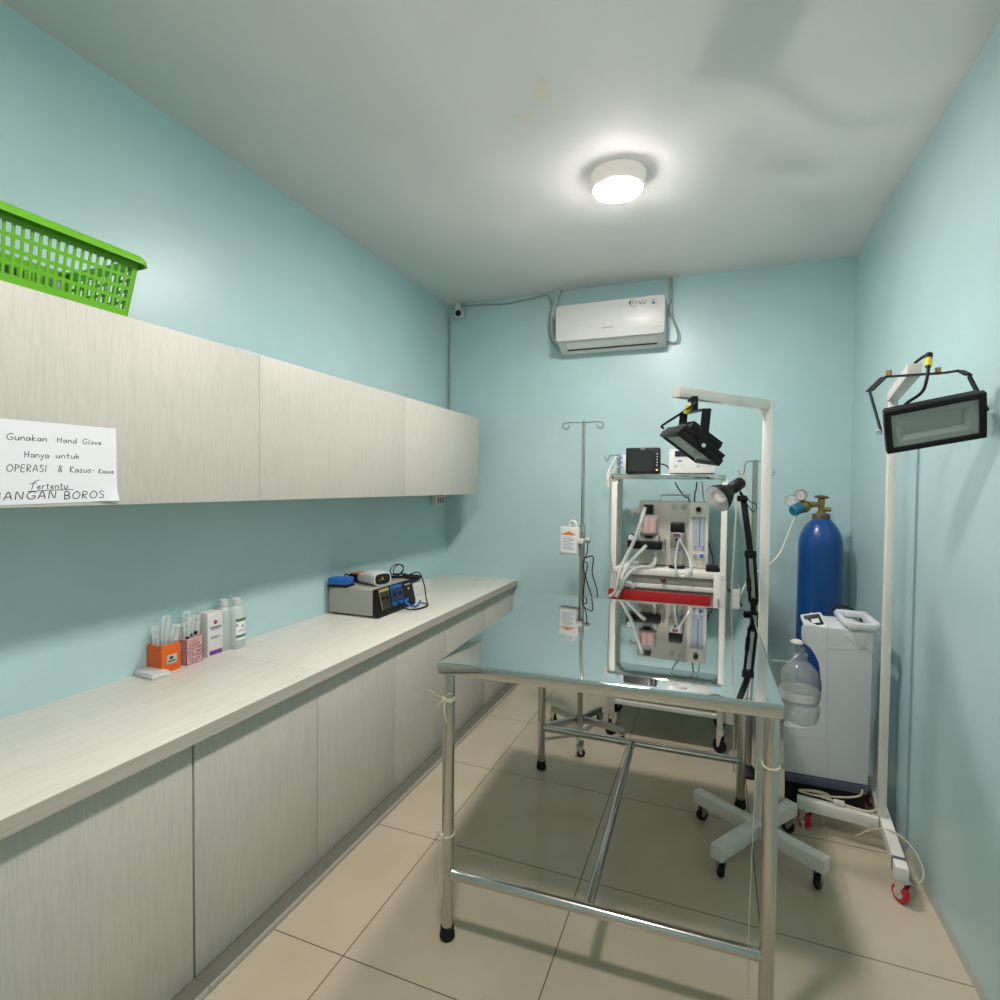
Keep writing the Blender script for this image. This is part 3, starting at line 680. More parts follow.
# handheld monitor
pA = A(356, 587, z=ez); pA = V((max(pA.x, XL+0.10), pA.y, ez)); pB = A(386, 583, z=ez)
pA = V((-1.800, 2.545, ez)); pB = V((-1.640, 2.490, ez))
d = (pB-pA).normalized(); side = V((-d.y, d.x, 0)); L_ = (pB-pA).length
t = thing('handheld_monitor', 'white rounded handheld monitor with black screen end on the control unit', 'medical device', (pA+pB)/2)
mb = MB(); secs = []
for k, (u, w_, h0) in enumerate(((0.0, 0.030, 0.034), (0.04, 0.043, 0.052), (0.25, 0.050, 0.064), (0.6, 0.056, 0.072), (0.85, 0.059, 0.076), (1.0, 0.056, 0.070))):
    secs.append([pA+d*(L_*u)+side*(w_*math.copysign(abs(math.cos(a))**0.7, math.cos(a)))+V((0, 0, 0.002+h0*0.5*(1+math.copysign(abs(math.sin(a))**0.7, math.sin(a))))) for a in [2*PI*j/24 for j in range(24)]])
vs = [p for s_ in secs for p in s_]; fs = [tuple(range(23, -1, -1)), tuple(5*24+j for j in range(24))]
for i in range(5):
    for j in range(24): fs.append((i*24+j, i*24+(j+1) % 24, (i+1)*24+(j+1) % 24, (i+1)*24+j))
mb.geo(vs, fs); mb.build('casing', 'white_plastic', t)
mb = MB(); ctr = pB+V((0, 0, 0.037)); ring = [ctr+side*(0.048*math.copysign(abs(math.cos(a))**0.6, math.cos(a)))+V((0, 0, 0.028*math.copysign(abs(math.sin(a))**0.6, math.sin(a)))) for a in [2*PI*j/24 for j in range(24)]]
mb.prism(ring, d*0.002); sc = mb.build('screen', 'screen', t)
for (s1, zz, mm) in ((-0.010, 0.008, 'yellow'), (0.006, 0.002, 'label_green'), (-0.005, 0.016, 'maroon')):
    q = ctr-side*(s1+0.012)+V((0, 0, zz-0.006))+d*0.002; MB().box(q, (0.004, 0.0075, 0.007), Matrix((d, side, V((0, 0, 1)))).transposed()).build('indicator', mm, sc)
# cables and white box with black pouch
q0, q1 = A(412, 598, z=ZT), A(434, 592, z=ZT)
wx1, wy0, wy1 = -1.685, q0.y-0.01, q1.y
t = thing('white_box', 'long white cardboard box on the counter beyond the control unit', 'box', (wx1-0.07, (wy0+wy1)/2, ZT))
MB().bb((wx1-0.14, wy0, ZT), (wx1, wy1, ZT+0.075), 0.003).build('box_body', 'white_plastic', t)
MB().bb((wx1-0.1415, wy0-0.0015, ZT+0.058), (wx1+0.0015, wy1+0.0015, ZT+0.077), 0.003).build('lid', 'white_plastic', t)
t = thing('black_pouch', 'black pouch of folded leads lying on the white box', 'pouch', (wx1-0.07, wy0+0.11, ZT+0.077))
mb = MB(); cc = V((wx1-0.072, wy0+0.11, ZT+0.098)); mb.ball(cc, 0.05, (0.9, 1.9, 0.42)); mb.build('pouch_body', 'rubber', t)
mb = MB(); mb.ball(cc+V((0.01, -.035, .018)), 0.03, (1.0, 1.3, 0.5)); mb.build('flap', 'rubber', t)
def loops(c, R1, R2, n, zamp, seed, ax=0.0, flat=True):
    rnd = random.Random(seed); P = []
    for k in range(n*10+1):
        a = 2*PI*k/10; P.append(V(c)+V((R1*math.cos(a)*(1+0.15*math.sin(a*0.37+seed)), R2*math.sin(a)*(1+0.12*math.cos(a*0.53)), zamp*math.sin(a*0.61+seed)+0.0022*(k/10))))
    return P
mb = MB(); cz = V((-1.70, 2.735, ez+0.012))
P = loops(cz, 0.05, 0.055, 3, 0.004, 1.3); mb.tube(P, 0.0035, 6, 3)
P2 = []
for k in range(26):
    a = 2*PI*k/12; P2.append(cz+V((0.01*math.sin(a*.5), 0.062*math.cos(a), 0.036+0.030*math.sin(a))))
mb.tube(P2, 0.003, 6, 3)
mb.tube([cz+V((0.04, 0.04, 0)), V((-1.60, 2.80, ez+0.03)), V((-1.575, 2.82, ez-0.04)), V((-1.55, 2.80, ZT+0.03)), V((-1.52, 2.76, ZT+0.006)), V((-1.50, 2.68, ZT+0.005)), V((-1.53, 2.60, ZT+0.005)), V((-1.57, 2.56, ZT+0.02))], 0.0035, 6)
o = mb.build('coiled_lead', 'rubber', None, origin=cz); tag(o, 'coil of black lead on the control unit hanging down its front', 'cable')
mb = MB(); mb.tube([V((fx+0.018, 2.535, ZT+0.05)), V((-1.545, 2.545, ZT+0.025)), V((-1.51, 2.60, ZT+0.006)), V((-1.49, 2.69, ZT+0.005)), V((-1.515, 2.76, ZT+0.005)), V((-1.57, 2.77, ZT+0.006))], 0.003, 6)
o = mb.build('front_lead', 'rubber', None, origin=(-1.52, 2.6, ZT)); tag(o, 'black lead looped on the counter before the control unit front', 'cable')
mb = MB(); mb.tube([V((fx+0.012, 2.60, ZT+0.05)), V((-1.545, 2.60, ZT+0.03)), V((-1.535, 2.65, ZT+0.012)), V((-1.55, 2.71, ZT+0.010)), V((-1.565, 2.76, ZT+0.02))], 0.006, 8)
o = mb.build('blue_lead', 'blue_plastic', None, origin=(-1.55, 2.65, ZT)); tag(o, 'blue lead plugged into the front of the control unit', 'cable')

# wall socket under the wall cabinet
q = A(436, 500, x=XL); 
t = thing('wall_socket', 'small beige triple wall socket just below the wall cabinet', 'socket', (XL, q.y, q.z))
MB().bb((XL+0.001, q.y-0.085, q.z-0.036), (XL+0.040, q.y+0.060, q.z+0.030), 0.005).build('socket_body', 'ivory_plastic', t)
for k in range(3): MB().bb((XL+0.0401, q.y-0.050+k*0.036, q.z-0.020), (XL+0.0412, q.y-0.030+k*0.036, q.z+0.016)).build('slot', 'brass_dark', t)
mb = MB(); mb.tube([(XL+0.006, q.y+0.07, Z0-0.0005), (XL+0.006, q.y+0.07, q.z+0.01), (XL+0.010, q.y+0.054, q.z)], 0.004, 6); mb.build('cable', 'cable_grey', t)

# ------------------------------------------------------------------ operating table
TZ = 0.90
cNL, cNR, cFR, cFL = V((-0.800, 1.522, TZ)), V((0.168, 1.555, TZ)), V((0.150, 2.718, TZ)), V((-0.838, 2.700, TZ))
t = thing('steel_table', 'mirror-polished stainless steel operating table in the middle of the room', 'table', (-0.32, 2.12, 0))
mb = MB(); GU = [0, .0035]+[k/38 for k in range(1, 38)]+[.9965, 1]; GV = [0, .003]+[k/46 for k in range(1, 46)]+[.997, 1]; NU, NV = len(GU)-1, len(GV)-1; vs = []; fs = []
def tp(u, v): return (cNL*(1-u)+cNR*u)*(1-v)+(cFL*(1-u)+cFR*u)*v
def edge_drop(u, v):
    z = 0.0
    for dd, w_ in ((u*0.97, 0.10), (v*1.16, 0.16), ((1-v)*1.16, 0.05)):
        if dd < w_: z -= 0.0035*(1-dd/w_)**2
    return z
for j in range(NV+1):
    for i in range(NU+1):
        u, v = GU[i], GV[j]; p = tp(u, v); vs.append(p+V((0, 0, edge_drop(u, v)-0.0005)))
for j in range(NV):
    for i in range(NU): fs.append((j*(NU+1)+i, j*(NU+1)+i+1, (j+1)*(NU+1)+i+1, (j+1)*(NU+1)+i))
mb.geo(vs, fs)
loop = [j for j in range(NU+1)]+[k*(NU+1)+NU for k in range(1, NV+1)]+[NV*(NU+1)+i for i in range(NU-1, -1, -1)]+[k*(NU+1) for k in range(NV-1, 0, -1)]
bv = [vs[i] for i in loop]; ctr = sum(bv, V())/len(bv)
def inset(p, k, z): q = (V((ctr.x, ctr.y, 0))-V((p.x, p.y, 0))).normalized(); return V((p.x+q.x*k, p.y+q.y*k, z))
rr = [[inset(p, -k, p.z-dz) for p in bv] for k, dz in ((0, 0), (0.0016, 0.0006), (0.0034, 0.0022), (0.0042, 0.0050))]
rr += [[inset(p, 0.002, TZ-0.042) for p in bv], [inset(p, 0.016, TZ-0.042) for p in bv], [inset(p, 0.016, TZ-0.008) for p in bv]]
L0 = len(bv); a_ = [p for r in rr for p in r]; fs = []
for r in range(6):
    for k in range(L0): fs.append((r*L0+k, r*L0+(k+1) % L0, (r+1)*L0+(k+1) % L0, (r+1)*L0+k))
fs.append(tuple(6*L0+k for k in range(L0)))
mb.geo(a_, fs); bmesh.ops.remove_doubles(mb.bm, verts=mb.bm.verts, dist=1e-5)
mb.build('tabletop', 'mirror', t, sharp=50)
LG = {'NL': V((-0.775, 1.551, 0)), 'NR': V((0.146, 1.583, 0)), 'FR': V((0.127, 2.690, 0)), 'FL': V((-0.808, 2.676, 0))}
for k, p in LG.items():
    lg = MB().cyl(p+V((0, 0, 0.030)), p+V((0, 0, TZ-0.008)), 0.0190, seg=28).build('leg', 'steel', t)
    MB().lathe([(0, 0), (0.021, 0), (0.0245, 0.006), (0.0245, 0.018), (0.0215, 0.024), (0.0215, 0.042), (0.0195, 0.042)], p, seg=24).build('rubber_foot', 'rubber', lg)
zb = 0.2125
mf = (LG['NL']+LG['NR'])/2+V((0, 0, zb)); mr = (LG['FL']+LG['FR'])/2+V((0, 0, zb))
for a, b in (('NL', 'NR'), ('FL', 'FR')): MB().cyl(LG[a]+V((0.012, 0, zb)), LG[b]+V((-0.012, 0, zb)), 0.0165, seg=24).build('crossbar', 'steel', t)
dd = (mr-mf).normalized(); mf2 = mf+V((0.0, 0, 0)); mr2 = mr+V((-0.06, 0, 0))
mf2 = LG['NL'].lerp(LG['NR'], 0.485)+V((0, 0.01, zb)); mr2 = LG['FL'].lerp(LG['FR'], 0.487)+V((0, -0.01, zb))
MB().cyl(mf2, mr2, 0.0150, seg=24).build('centre_bar', 'steel', t)

# raffia string tied round the legs
p = LG['NL']; z = vz = 0.775
mb = MB()
for dz in (0, 0.004, -0.004): mb.tube([p+V((0.0205*math.cos(a), 0.0205*math.sin(a), z+dz+0.003*math.sin(2*a))) for a in [2*PI*k/10 for k in range(10)]], 0.0018, 5, 3, True)
k0 = p+V((-0.004, -0.0225, z))
for e in ((-0.048, -0.02, 0.034), (0.036, -0.022, 0.036), (0.034, -0.024, 0.004), (0.018, -0.02, -0.062), (-0.014, -0.02, -0.02)):
    mb.tube([k0, k0+V(e)*0.5+V((0, -0.008, 0.006)), k0+V(e)], 0.0013, 5, 4)
mb.ball(k0, 0.005)
o = mb.build('tied_string', 'raffia', None, origin=p+V((0, 0, z))); tag(o, 'pale raffia string knotted high on the near left table leg', 'string')
z = 0.34; mb = MB()
mb.tube([p+V((0.0205*math.cos(a), 0.0205*math.sin(a), z+0.004*math.sin(a))) for a in [2*PI*k/10 for k in range(10)]], 0.0022, 5, 3, True)
k0 = p+V((-0.012, -0.0205, z)); mb.tube([k0, k0+V((-.014, -.006, .015)), k0+V((-.008, -.008, -.02)), k0+V((-0.003, -0.004, -.09)), k0+V((-0.001, -0.004, -.20))], 0.0022, 5, 4); mb.ball(k0, 0.006)
o = mb.build('tied_string', 'raffia', None, origin=p+V((0, 0, z))); tag(o, 'yellowish raffia string tied halfway down the near left table leg', 'string')
p = LG['NR']; z = vert = 0.725; mb = MB()
mb.tube([p+V((0.0208*math.cos(a), 0.0208*math.sin(a), z+0.004*math.sin(a))) for a in [2*PI*k/10 for k in range(10)]], 0.0022, 5, 3, True)
k0 = p+V((-0.021, 0.0, z)); mb.tube([k0, k0+V((-.012, 0, .004)), k0+V((-.016, .004, -.10)), k0+V((-.02, .01, -.32)), k0+V((-.022, .012, -.5)), k0+V((-.018, .008, -.715))], 0.0011, 5, 4)
o = mb.build('tied_string', 'raffia', None, origin=p+V((0, 0, z))); tag(o, 'pale string looped on the near right table leg and hanging to the floor', 'string')

# ------------------------------------------------------------------ helpers for casters
def caster(c, wheel_r, zt, ang, parent, wm='rubber', fm='steel_dull', width=0.018, name='caster'):
    """swivel caster: wheel on the floor at c, bracket up to height zt; returns the fork, its wheel is a sub-part"""
    c = V((c[0], c[1], 0)); ax = V((math.cos(ang), math.sin(ang), 0)); fw = V((-ax.y, ax.x, 0)); wc = c+V((0, 0, wheel_r))
    mb = MB()
    for s_ in (-1, 1):
        o = ax*(s_*(width/2+0.003)); top = V((c.x, c.y, zt))-fw*0.012
        mb.prism([wc+o-fw*0.008, wc+o+fw*0.008, top+o+fw*0.022-V((0, 0, .006)), top+o+fw*0.022, top+o-fw*0.016, top+o-fw*0.016-V((0, 0, .006))], ax*(s_*0.0022))
    top = V((c.x, c.y, zt))-fw*0.009
    mb.box(top-V((0, 0, 0.0015)), (width+0.012, 0.04, 0.004), Matrix((ax, fw, V((0, 0, 1)))).transposed())
    mb.cyl(wc-ax*(width/2+0.007), wc+ax*(width/2+0.007), 0.005, seg=10)
    f = mb.build(name, fm, parent)
    mb = MB(); mb.lathe([(0.006, -width/2), (wheel_r*0.9, -width/2), (wheel_r, -width/4), (wheel_r, width/4), (wheel_r*0.9, width/2), (0.006, width/2)], wc, ax, 24)
    w = mb.build('wheel', wm, f)
    if wm != 'rubber':
        mb = MB(); mb.lathe([(0.0, -width/2-0.001), (wheel_r*0.58, -width/2-0.001), (wheel_r*0.58, width/2+0.001), (0, width/2+0.001)], wc, ax, 20); mb.build('wheel_hub', 'white_plastic', f)
    return f

# ------------------------------------------------------------------ floodlight helper
def floodlight(parent_name, label, ctr, a, b, n, LW, SW, plate_c, plate_dir, bend=0.0, big=False, cable_to=None):
    """a: long axis, b: short axis (downward edge), n: face normal; bracket hangs from plate_c"""
    a, b, n = V(a).normalized(), V(b).normalized(), V(n).normalized(); ctr = V(ctr)
    R = Matrix((a, b, n)).transposed()
    t = thing('floodlight', label, 'floodlight', ctr, 0, 'black floodlights on the white stands')
    # frame with recessed reflector
    mb = MB(); fr = 0.016
    for s_ in (-1, 1):
        mb.box(ctr+b*(s_*(SW/2-fr/2))-n*0.012, (LW, fr, 0.024), R, 0.003)
        mb.box(ctr+a*(s_*(LW/2-fr/2))-n*0.012, (fr, SW-fr*1.9, 0.024), R, 0.002)
    mb.build('frame', 'black_metal', t)
    mb = MB(); mb.box(ctr-n*0.005, (LW-fr*1.6, SW-fr*1.6, 0.003), R); mb.build('glass_pane', 'pane', t)
    mb = MB(); w1, h1, w2, h2, dp = LW/2-fr*.9-0.022, SW/2-fr*.9-0.018, LW/2-fr*.9-0.034, SW/2-fr*.9-0.032, 0.0235
    o1 = [ctr+a*(sx*w1)+b*(sy*h1)-n*0.009 for sx, sy in ((-1, -1), (1, -1), (1, 1), (-1, 1))]; o2 = [ctr+a*(sx*w2)+b*(sy*h2)-n*dp for sx, sy in ((-1, -1), (1, -1), (1, 1), (-1, 1))]
    mb.geo(o1+o2, [(0, 1, 5, 4), (1, 2, 6, 5), (2, 3, 7, 6), (3, 0, 4, 7), (4, 5, 6, 7)]); o0 = [ctr+a*(sx*(LW/2-fr*.9))+b*(sy*(SW/2-fr*.9))-n*0.0085 for sx, sy in ((-1, -1), (1, -1), (1, 1), (-1, 1))]; mb.geo(o0+o1, [(0, 1, 5, 4), (1, 2, 6, 5), (2, 3, 7, 6), (3, 0, 4, 7)]); mb.build('reflector', 'reflector', t)
    mb = MB(); mb.box(ctr-n*0.033, (LW*0.95, SW*0.95, 0.018), R, 0.004)
    mb.box(ctr-n*0.052, (LW*0.74, SW*0.72, 0.030), R, 0.006)
    for k in range(9): mb.box(ctr-n*0.060+a*((k-4)*LW*0.08), (0.004, SW*0.70, 0.030), R)
    mb.build('housing', 'black_metal', t)
    # bracket
    pv = [ctr+a*(s_*(LW/2+0.003))-n*0.02 for s_ in (-1, 1)]
    pd = V(plate_dir).normalized(); half = LW/2+0.008; pc = V(plate_c)
    return t, pv, pc, pd, half, R

# ------------------------------------------------------------------ left floodlight stand (over the table)
PL = V((0.199, 2.388, 0))
cas = [V((-0.032, 2.524, 0)), V((0.039, 2.182, 0)), V((0.369, 2.25, 0)), V((0.307, 2.573, 0))]
cc = V((0.171, 2.384, 0)); PL = V((0.1835, 2.430, 0))
t = thing('floodlight_stand', 'white steel floodlight stand with crossed feet beside the table edge', 'stand', PL)
LZ0, LZ1 = 0.070, 0.125
def ext(p, k): return cc+(p-cc)*k
mb = MB(); mb.rod(ext(cas[0], 1.12)+V((0, 0, .0975)), ext(cas[2], 1.12)+V((0, 0, .0975)), 0.046, 0.052, bevel=0.002); mb.build('foot_bar', 'white_paint', t)
for q in (cas[1], cas[3]):
    d_ = (q-cc).normalized(); mb = MB(); mb.rod(cc+d_*0.0235+V((0, 0, .0975)), ext(q, 1.12)+V((0, 0, .0975)), 0.046, 0.052, bevel=0.002); mb.build('foot_bar', 'white_paint', t)
for q, an in zip(cas, (2.2, 0.3, 2.6, 1.2)): caster(q, 0.026, 0.0715, an, t)
ZA = 1.792
mb = MB(); mb.box((PL.x, PL.y, (0.124+ZA)/2), (0.034, 0.034, ZA-0.124), None, 0.0015); mb.build('post', 'white_paint', t)
ad = V((-0.60, -0.80, 0)).normalized(); AE = PL+ad*0.535
mb = MB(); mb.rod(PL+V((0, 0, ZA-0.018))-ad*0.017, AE+V((0, 0, ZA-0.018)), 0.034, 0.036, bevel=0.0015); mb.build('arm', 'white_paint', t)
mb = MB(); mb.prism([PL+ad*0.019+V((0.004, -0.003, ZA-0.038)), PL+ad*0.06+V((0.004, -0.003, ZA-0.038)), PL+ad*0.019+V((0.004, -0.003, ZA-0.085))], V((-0.006, 0.0045, 0))); mb.build('gusset', 'white_paint', t)

# its floodlight: long axis runs away from the camera, face down to the left
a_ax = V((-0.29, 0.957, 0.075)).normalized(); rgt = V((0.957, 0.29, 0)).normalized(); th = math.radians(37)
b_ax = rgt*math.cos(th)-V((0, 0, 1))*math.sin(th); b_ax = (b_ax-a_ax*b_ax.dot(a_ax)).normalized(); n_ax = a_ax.cross(b_ax); n_ax = n_ax if n_ax.z < 0 else -n_ax
ctr = A(687.0, 449.8, y=2.02)
arm_pt = PL+ad*0.45; zp = ZA-0.0385
ft, pv, pc, pd, half, R = floodlight('', 'black floodlight hanging over the table on its white arm, facing down left', ctr, a_ax, b_ax, n_ax, 0.275, 0.172, (arm_pt.x, arm_pt.y, zp), a_ax)
mb = MB(); topc = V((ctr.x+0.022, ctr.y-0.006, zp-0.048)); ends = [topc-a_ax*half, topc+a_ax*half]
mb.rod(ends[0], ends[1], 0.028, 0.004); kp = PL+ad*0.455; mb.cyl((topc.x, topc.y, topc.z), (topc.x, topc.y, zp+0.004), 0.012, seg=12); mb.rod((topc.x, topc.y, zp-0.004), (kp.x, kp.y, zp-0.004), 0.024, 0.008)
for e, q in zip(ends, pv):
    qq = q-n_ax*0.004
    sd = (-1 if q is pv[0] else 1)
    q2 = V(q)+a_ax*(0.006*sd); e2 = V(e); e2.x, e2.y = e.x, e.y
    mb.rod(e2, q2, 0.028, 0.004, up=a_ax)
mb.build('bracket', 'black_metal', ft)
for q, sd in zip(pv, (-1, 1)): MB().cyl(q+a_ax*(sd*0.002), q+a_ax*(sd*0.016), 0.007, seg=10).build('bolt', 'chrome', ft)
mb = MB(); q = ctr+a_ax*(-0.0)-b_ax*0.06-n_ax*0.045; w0 = AE+V((0.02, 0.02, ZA-0.045))
mb.tube([A(664, 428.5, y=2.10), A(661.5, 426.5, y=2.10), A(666, 423, y=2.08), A(680, 414, y=2.0), A(690, 407, y=1.97), A(696, 402.5, y=2.0)], 0.0042, 6); mb.build('supply_lead', 'rubber', ft)
mb = MB(); mb.cyl(A(685.5, 413, y=1.985), A(690, 405.5, y=1.975), 0.0095, seg=12); mb.build('tape', 'yellow', ft)

# ------------------------------------------------------------------ right floodlight stand
PR = V((0.643, 2.605, 0))
t = thing('floodlight_stand', 'white steel floodlight stand with red wheels against the right wall', 'stand', PR)
f0, f1, fx_ = V((0.628, 2.285, 0)), V((0.686, 2.935, 0)), V((0.352, 2.645, 0))
d_ = (f1-f0).normalized()
mb = MB(); mb.rod(f0-d_*0.015+V((0, 0, .105)), f1+d_*0.015+V((0, 0, .105)), 0.040, 0.046, bevel=0.003); mb.build('foot_bar', 'white_paint', t)
mb = MB(); mb.rod(V((0.634, 2.603, .102)), fx_+V((-0.005, 0, .102)), 0.040, 0.046, bevel=0.003); mb.build('foot_bar', 'white_paint', t)
mb = MB(); mb.rod(f0+d_*0.035+V((0, 0, .105)), f0+d_*0.052+V((0, 0, .105)), 0.042, 0.048); mb.build('tape_wrap', 'navy', t)
for q, an in ((f0, 0.5), (f1, 1.9), (V((0.377, 2.642, 0)), 0.5)): caster(q, 0.031, 0.083, an, t, 'red_wheel', 'chrome', 0.022)
ZR = 1.830
mb = MB(); mb.box((PR.x, PR.y, (0.127+ZR)/2), (0.028, 0.028, ZR-0.127), None, 0.0015); mb.build('post', 'white_paint', t)
AE2 = A(914.5, 369.5, y=2.04); AE2.z = ZR-0.018
ad2 = V((AE2.x-PR.x, AE2.y-PR.y, 0)).normalized()
mb = MB(); mb.rod(PR+V((0, 0, ZR-0.018))-ad2*0.018, V((AE2.x, AE2.y, ZR-0.018)), 0.036, 0.036, bevel=0.0015); mb.build('arm', 'white_paint', t)

lm, rm = A(885.9, 434, y=1.90), A(987.5, 415.5, y=1.885)
a2 = (rm-lm).normalized(); LW = (rm-lm).length
hz_ = V((-a2.y, a2.x, 0)).normalized()      # horizontal, away from the camera
tilt = math.radians(28)
b2 = (hz_*math.sin(tilt)-V((0, 0, 1))*math.cos(tilt)); b2 = (b2-a2*b2.dot(a2)).normalized(); n2 = a2.cross(b2)
if n2.y > 0: n2 = -n2
ft, pv, pc, pd, half, R = floodlight('', 'black floodlight on the right stand, facing the room in front of the right wall', (lm+rm)/2, a2, b2, n2, LW, 0.135, AE2, a2)
ct2 = (lm+rm)/2
pl0, pl1 = A(884, 377, y=2.02), A(944, 373, y=2.02)
mb = MB()
def strap(P, w, th, up):
    for p, q in zip(P, P[1:]): mb.rod(p, q, w, th, up=up)
kl, kr = A(869.5, 391, y=1.98), A(960, 370.5, y=2.0)
mb.rod(pl0, pl1, 0.024, 0.0035); mb.rod(pl0, kl, 0.024, 0.0035); mb.rod(kl, pv[0]-a2*0.004 if (pv[0]-lm).length < (pv[1]-lm).length else pv[1], 0.024, 0.0035, up=a2)
kr2 = A(968.5, 375, y=1.97); mb.rod(pl1, kr, 0.024, 0.0035); mb.rod(kr, kr2, 0.024, 0.0035); mb.rod(kr2, pv[1]+a2*0.004, 0.024, 0.0035, up=a2)
mb.build('bracket', 'black_metal', ft)
for q in (A(889, 375, y=2.02), A(938, 372.5, y=2.02)): MB().cyl(q-V((0, 0, 0.006)), q+V((0, 0, 0.014)), 0.008, seg=8).build('bolt', 'brass', ft)
for q, sd in zip(pv, (-1, 1)): MB().cyl(q+a2*(sd*0.001), q+a2*(sd*0.016), 0.0065, seg=10).build('bolt', 'chrome', ft)
mb = MB(); mb.tube([A(902, 409, y=1.99), A(907, 403, y=1.985), A(922, 392, y=1.97), A(927, 378, y=1.965), A(928.5, 366, y=1.98), A(929, 358.5, y=2.0), A(926, 355.5, y=2.03), A(920, 359, y=2.06), A(915, 363, y=2.08)], 0.0045, 8); mb.build('supply_lead', 'rubber', ft)
mb = MB(); mb.cyl(A(928.2, 366.5, y=1.978), A(928.8, 358.5, y=1.998), 0.0085, seg=12); mb.build('tape', 'yellow', ft)
mb = MB(); mb.cyl(A(928.8, 358.5, y=1.998), A(929, 354, y=2.005), 0.0095, seg=12); mb.build('gland', 'rubber', ft)

# cable bundle on the right stand's foot
mb = MB(); zc = 0.125+0.004
P = loops(V((0.42, 2.672, 0.1335)), 0.055, 0.018, 3, 0.003, 0.4); mb.tube(P, 0.0032, 6, 3)
mb.tube([V((0.47, 2.672, .134)), V((0.53, 2.66, .15)), V((0.57, 2.665, .16)), V((0.585, 2.66, .175)), V((0.588, 2.66, .195))], 0.0042, 6)
mb.tube([V((0.44, 2.66, .134)), V((0.52, 2.635, .130)), V((0.60, 2.615, .131)), V((0.635, 2.60, .165)), V((0.638, 2.60, .21))], 0.005, 6)
mb.tube([V((0.55, 2.575, .04)), V((0.60, 2.54, .10)), V((0.655, 2.49, .135)), V((0.70, 2.42, .12)), V((0.715, 2.36, .08)), V((0.69, 2.33, .05)), V((0.66, 2.345, .09))], 0.0032, 6)
mb.tube([V((0.36, 2.60, .045)), V((0.38, 2.575, .004)), V((0.43, 2.58, .004)), V((0.47, 2.62, .004)), V((0.455, 2.67, .01)), V((0.44, 2.675, .10))], 0.003, 6)
o = mb.build('extension_cable', 'cable_ivory', None, origin=(0.5, 2.64, 0.13)); tag(o, 'tangled ivory cable lying on the right stand\'s foot bar', 'cable')
o = MB().box((0.50, 2.632, 0.1355), (0.04, 0.022, 0.018), Matrix.Rotation(-0.15, 3, 'Z'), 0.003).build('cable_connector', 'white_plastic', None, origin=(0.5, 2.632, 0.1265)); tag(o, 'small white connector block on the right stand\'s foot bar', 'connector')

# ------------------------------------------------------------------ IV stand
IC = V((-0.708, 3.10, 0))
t = thing('iv_stand', 'steel infusion stand with star base behind the table, carrying the white warmer', 'stand', IC)
mb = MB(); mb.cyl(IC+V((0, 0, 0.085)), IC+V((0, 0, 1.20)), 0.0150, seg=20); mb.build('lower_pole', 'steel_dull', t)
mb = MB(); mb.cyl(IC+V((0, 0, 1.20)), IC+V((0, 0, 1.815)), 0.0100, seg=16); mb.build('upper_rod', 'steel', t)
mb = MB(); mb.cyl(IC+V((0, 0, 1.185)), IC+V((0, 0, 1.225)), 0.018, seg=20); mb.build('collar', 'chrome', t)
MB().cyl(IC+V((0, 0, 0.078)), IC+V((0, 0, 0.135)), 0.026, seg=24).build('hub', 'steel_dull', t)
for k in range(5):
    an = math.radians(-75+72*k+ (4 if k else 0)); d_ = V((math.cos(an), math.sin(an), 0)); e = IC+d_*0.25
    mb = MB(); mb.rod(IC+d_*0.02+V((0, 0, 0.105)), e+V((0, 0, 0.082)), 0.026, 0.034, bevel=0.002); lg = mb.build('leg', 'steel_dull', t)
    caster(IC+d_*0.235, 0.022, 0.065, an+0.6*k, t, 'rubber', 'chrome', 0.016)
mb = MB()
for s_ in (-1, 1):
    e = A(565 if s_ < 0 else 601, 423, y=3.1); w_ = e.x-IC.x; z = 1.805
    P = [IC+V((0, 0, z)), IC+V((w_*0.6, 0, z+0.003)), IC+V((w_*0.95, 0, z+0.002))]
    P += [IC+V((w_*0.95+s_*(0.018*math.sin(a)), 0, z-0.016+0.018*math.cos(a))) for a in [0.6+0.55*k for k in range(9)]]
    mb.tube(P, 0.0035, 6, 3)
mb.build('hook_bar', 'chrome', t)
# warmer
wy = 3.085
q0, q1 = A(559.5, 527, y=wy), A(579.5, 555, y=wy)
t = thing('infusion_warmer', 'white box-shaped infusion warmer clamped to the steel infusion stand', 'medical device', ((q0.x+q1.x)/2, wy+0.02, q1.z))
mb = MB(); mb.bb((q0.x, wy, q1.z), (q1.x, wy+0.055, q0.z), 0.006, 3); mb.build('casing', 'white_plastic', t)
mb = MB(); hc = A(572.5, 524, y=wy+0.028); mb.tube([V((hc.x-0.018, wy+.028, q0.z-.004)), V((hc.x-0.018, wy+.028, q0.z+.022)), V((hc.x-0.006, wy+.028, q0.z+.034)), V((hc.x+0.008, wy+.028, q0.z+.034)), V((hc.x+.02, wy+.028, q0.z+.022)), V((hc.x+.02, wy+.028, q0.z-.004))], 0.008, 10, 4); mb.build('handle', 'white_plastic', t)
w_ = q1.x-q0.x; h_ = q0.z-q1.z
mb = MB(); mb.bb((q0.x+w_*.10, wy-0.0006, q1.z+h_*.07), (q1.x-w_*.10, wy, q1.z+h_*.70)); lb = mb.build('label', 'paper', t)
mb = MB()
for k in range(9):
    z = q1.z+h_*(.62-.055*k); mb.bb((q0.x+w_*.17, wy-0.001, z), (q0.x+w_*(.80 if k % 3 else .62), wy-0.0005, z+h_*.022))
mb.build('printed_text', 'grey_print', lb)
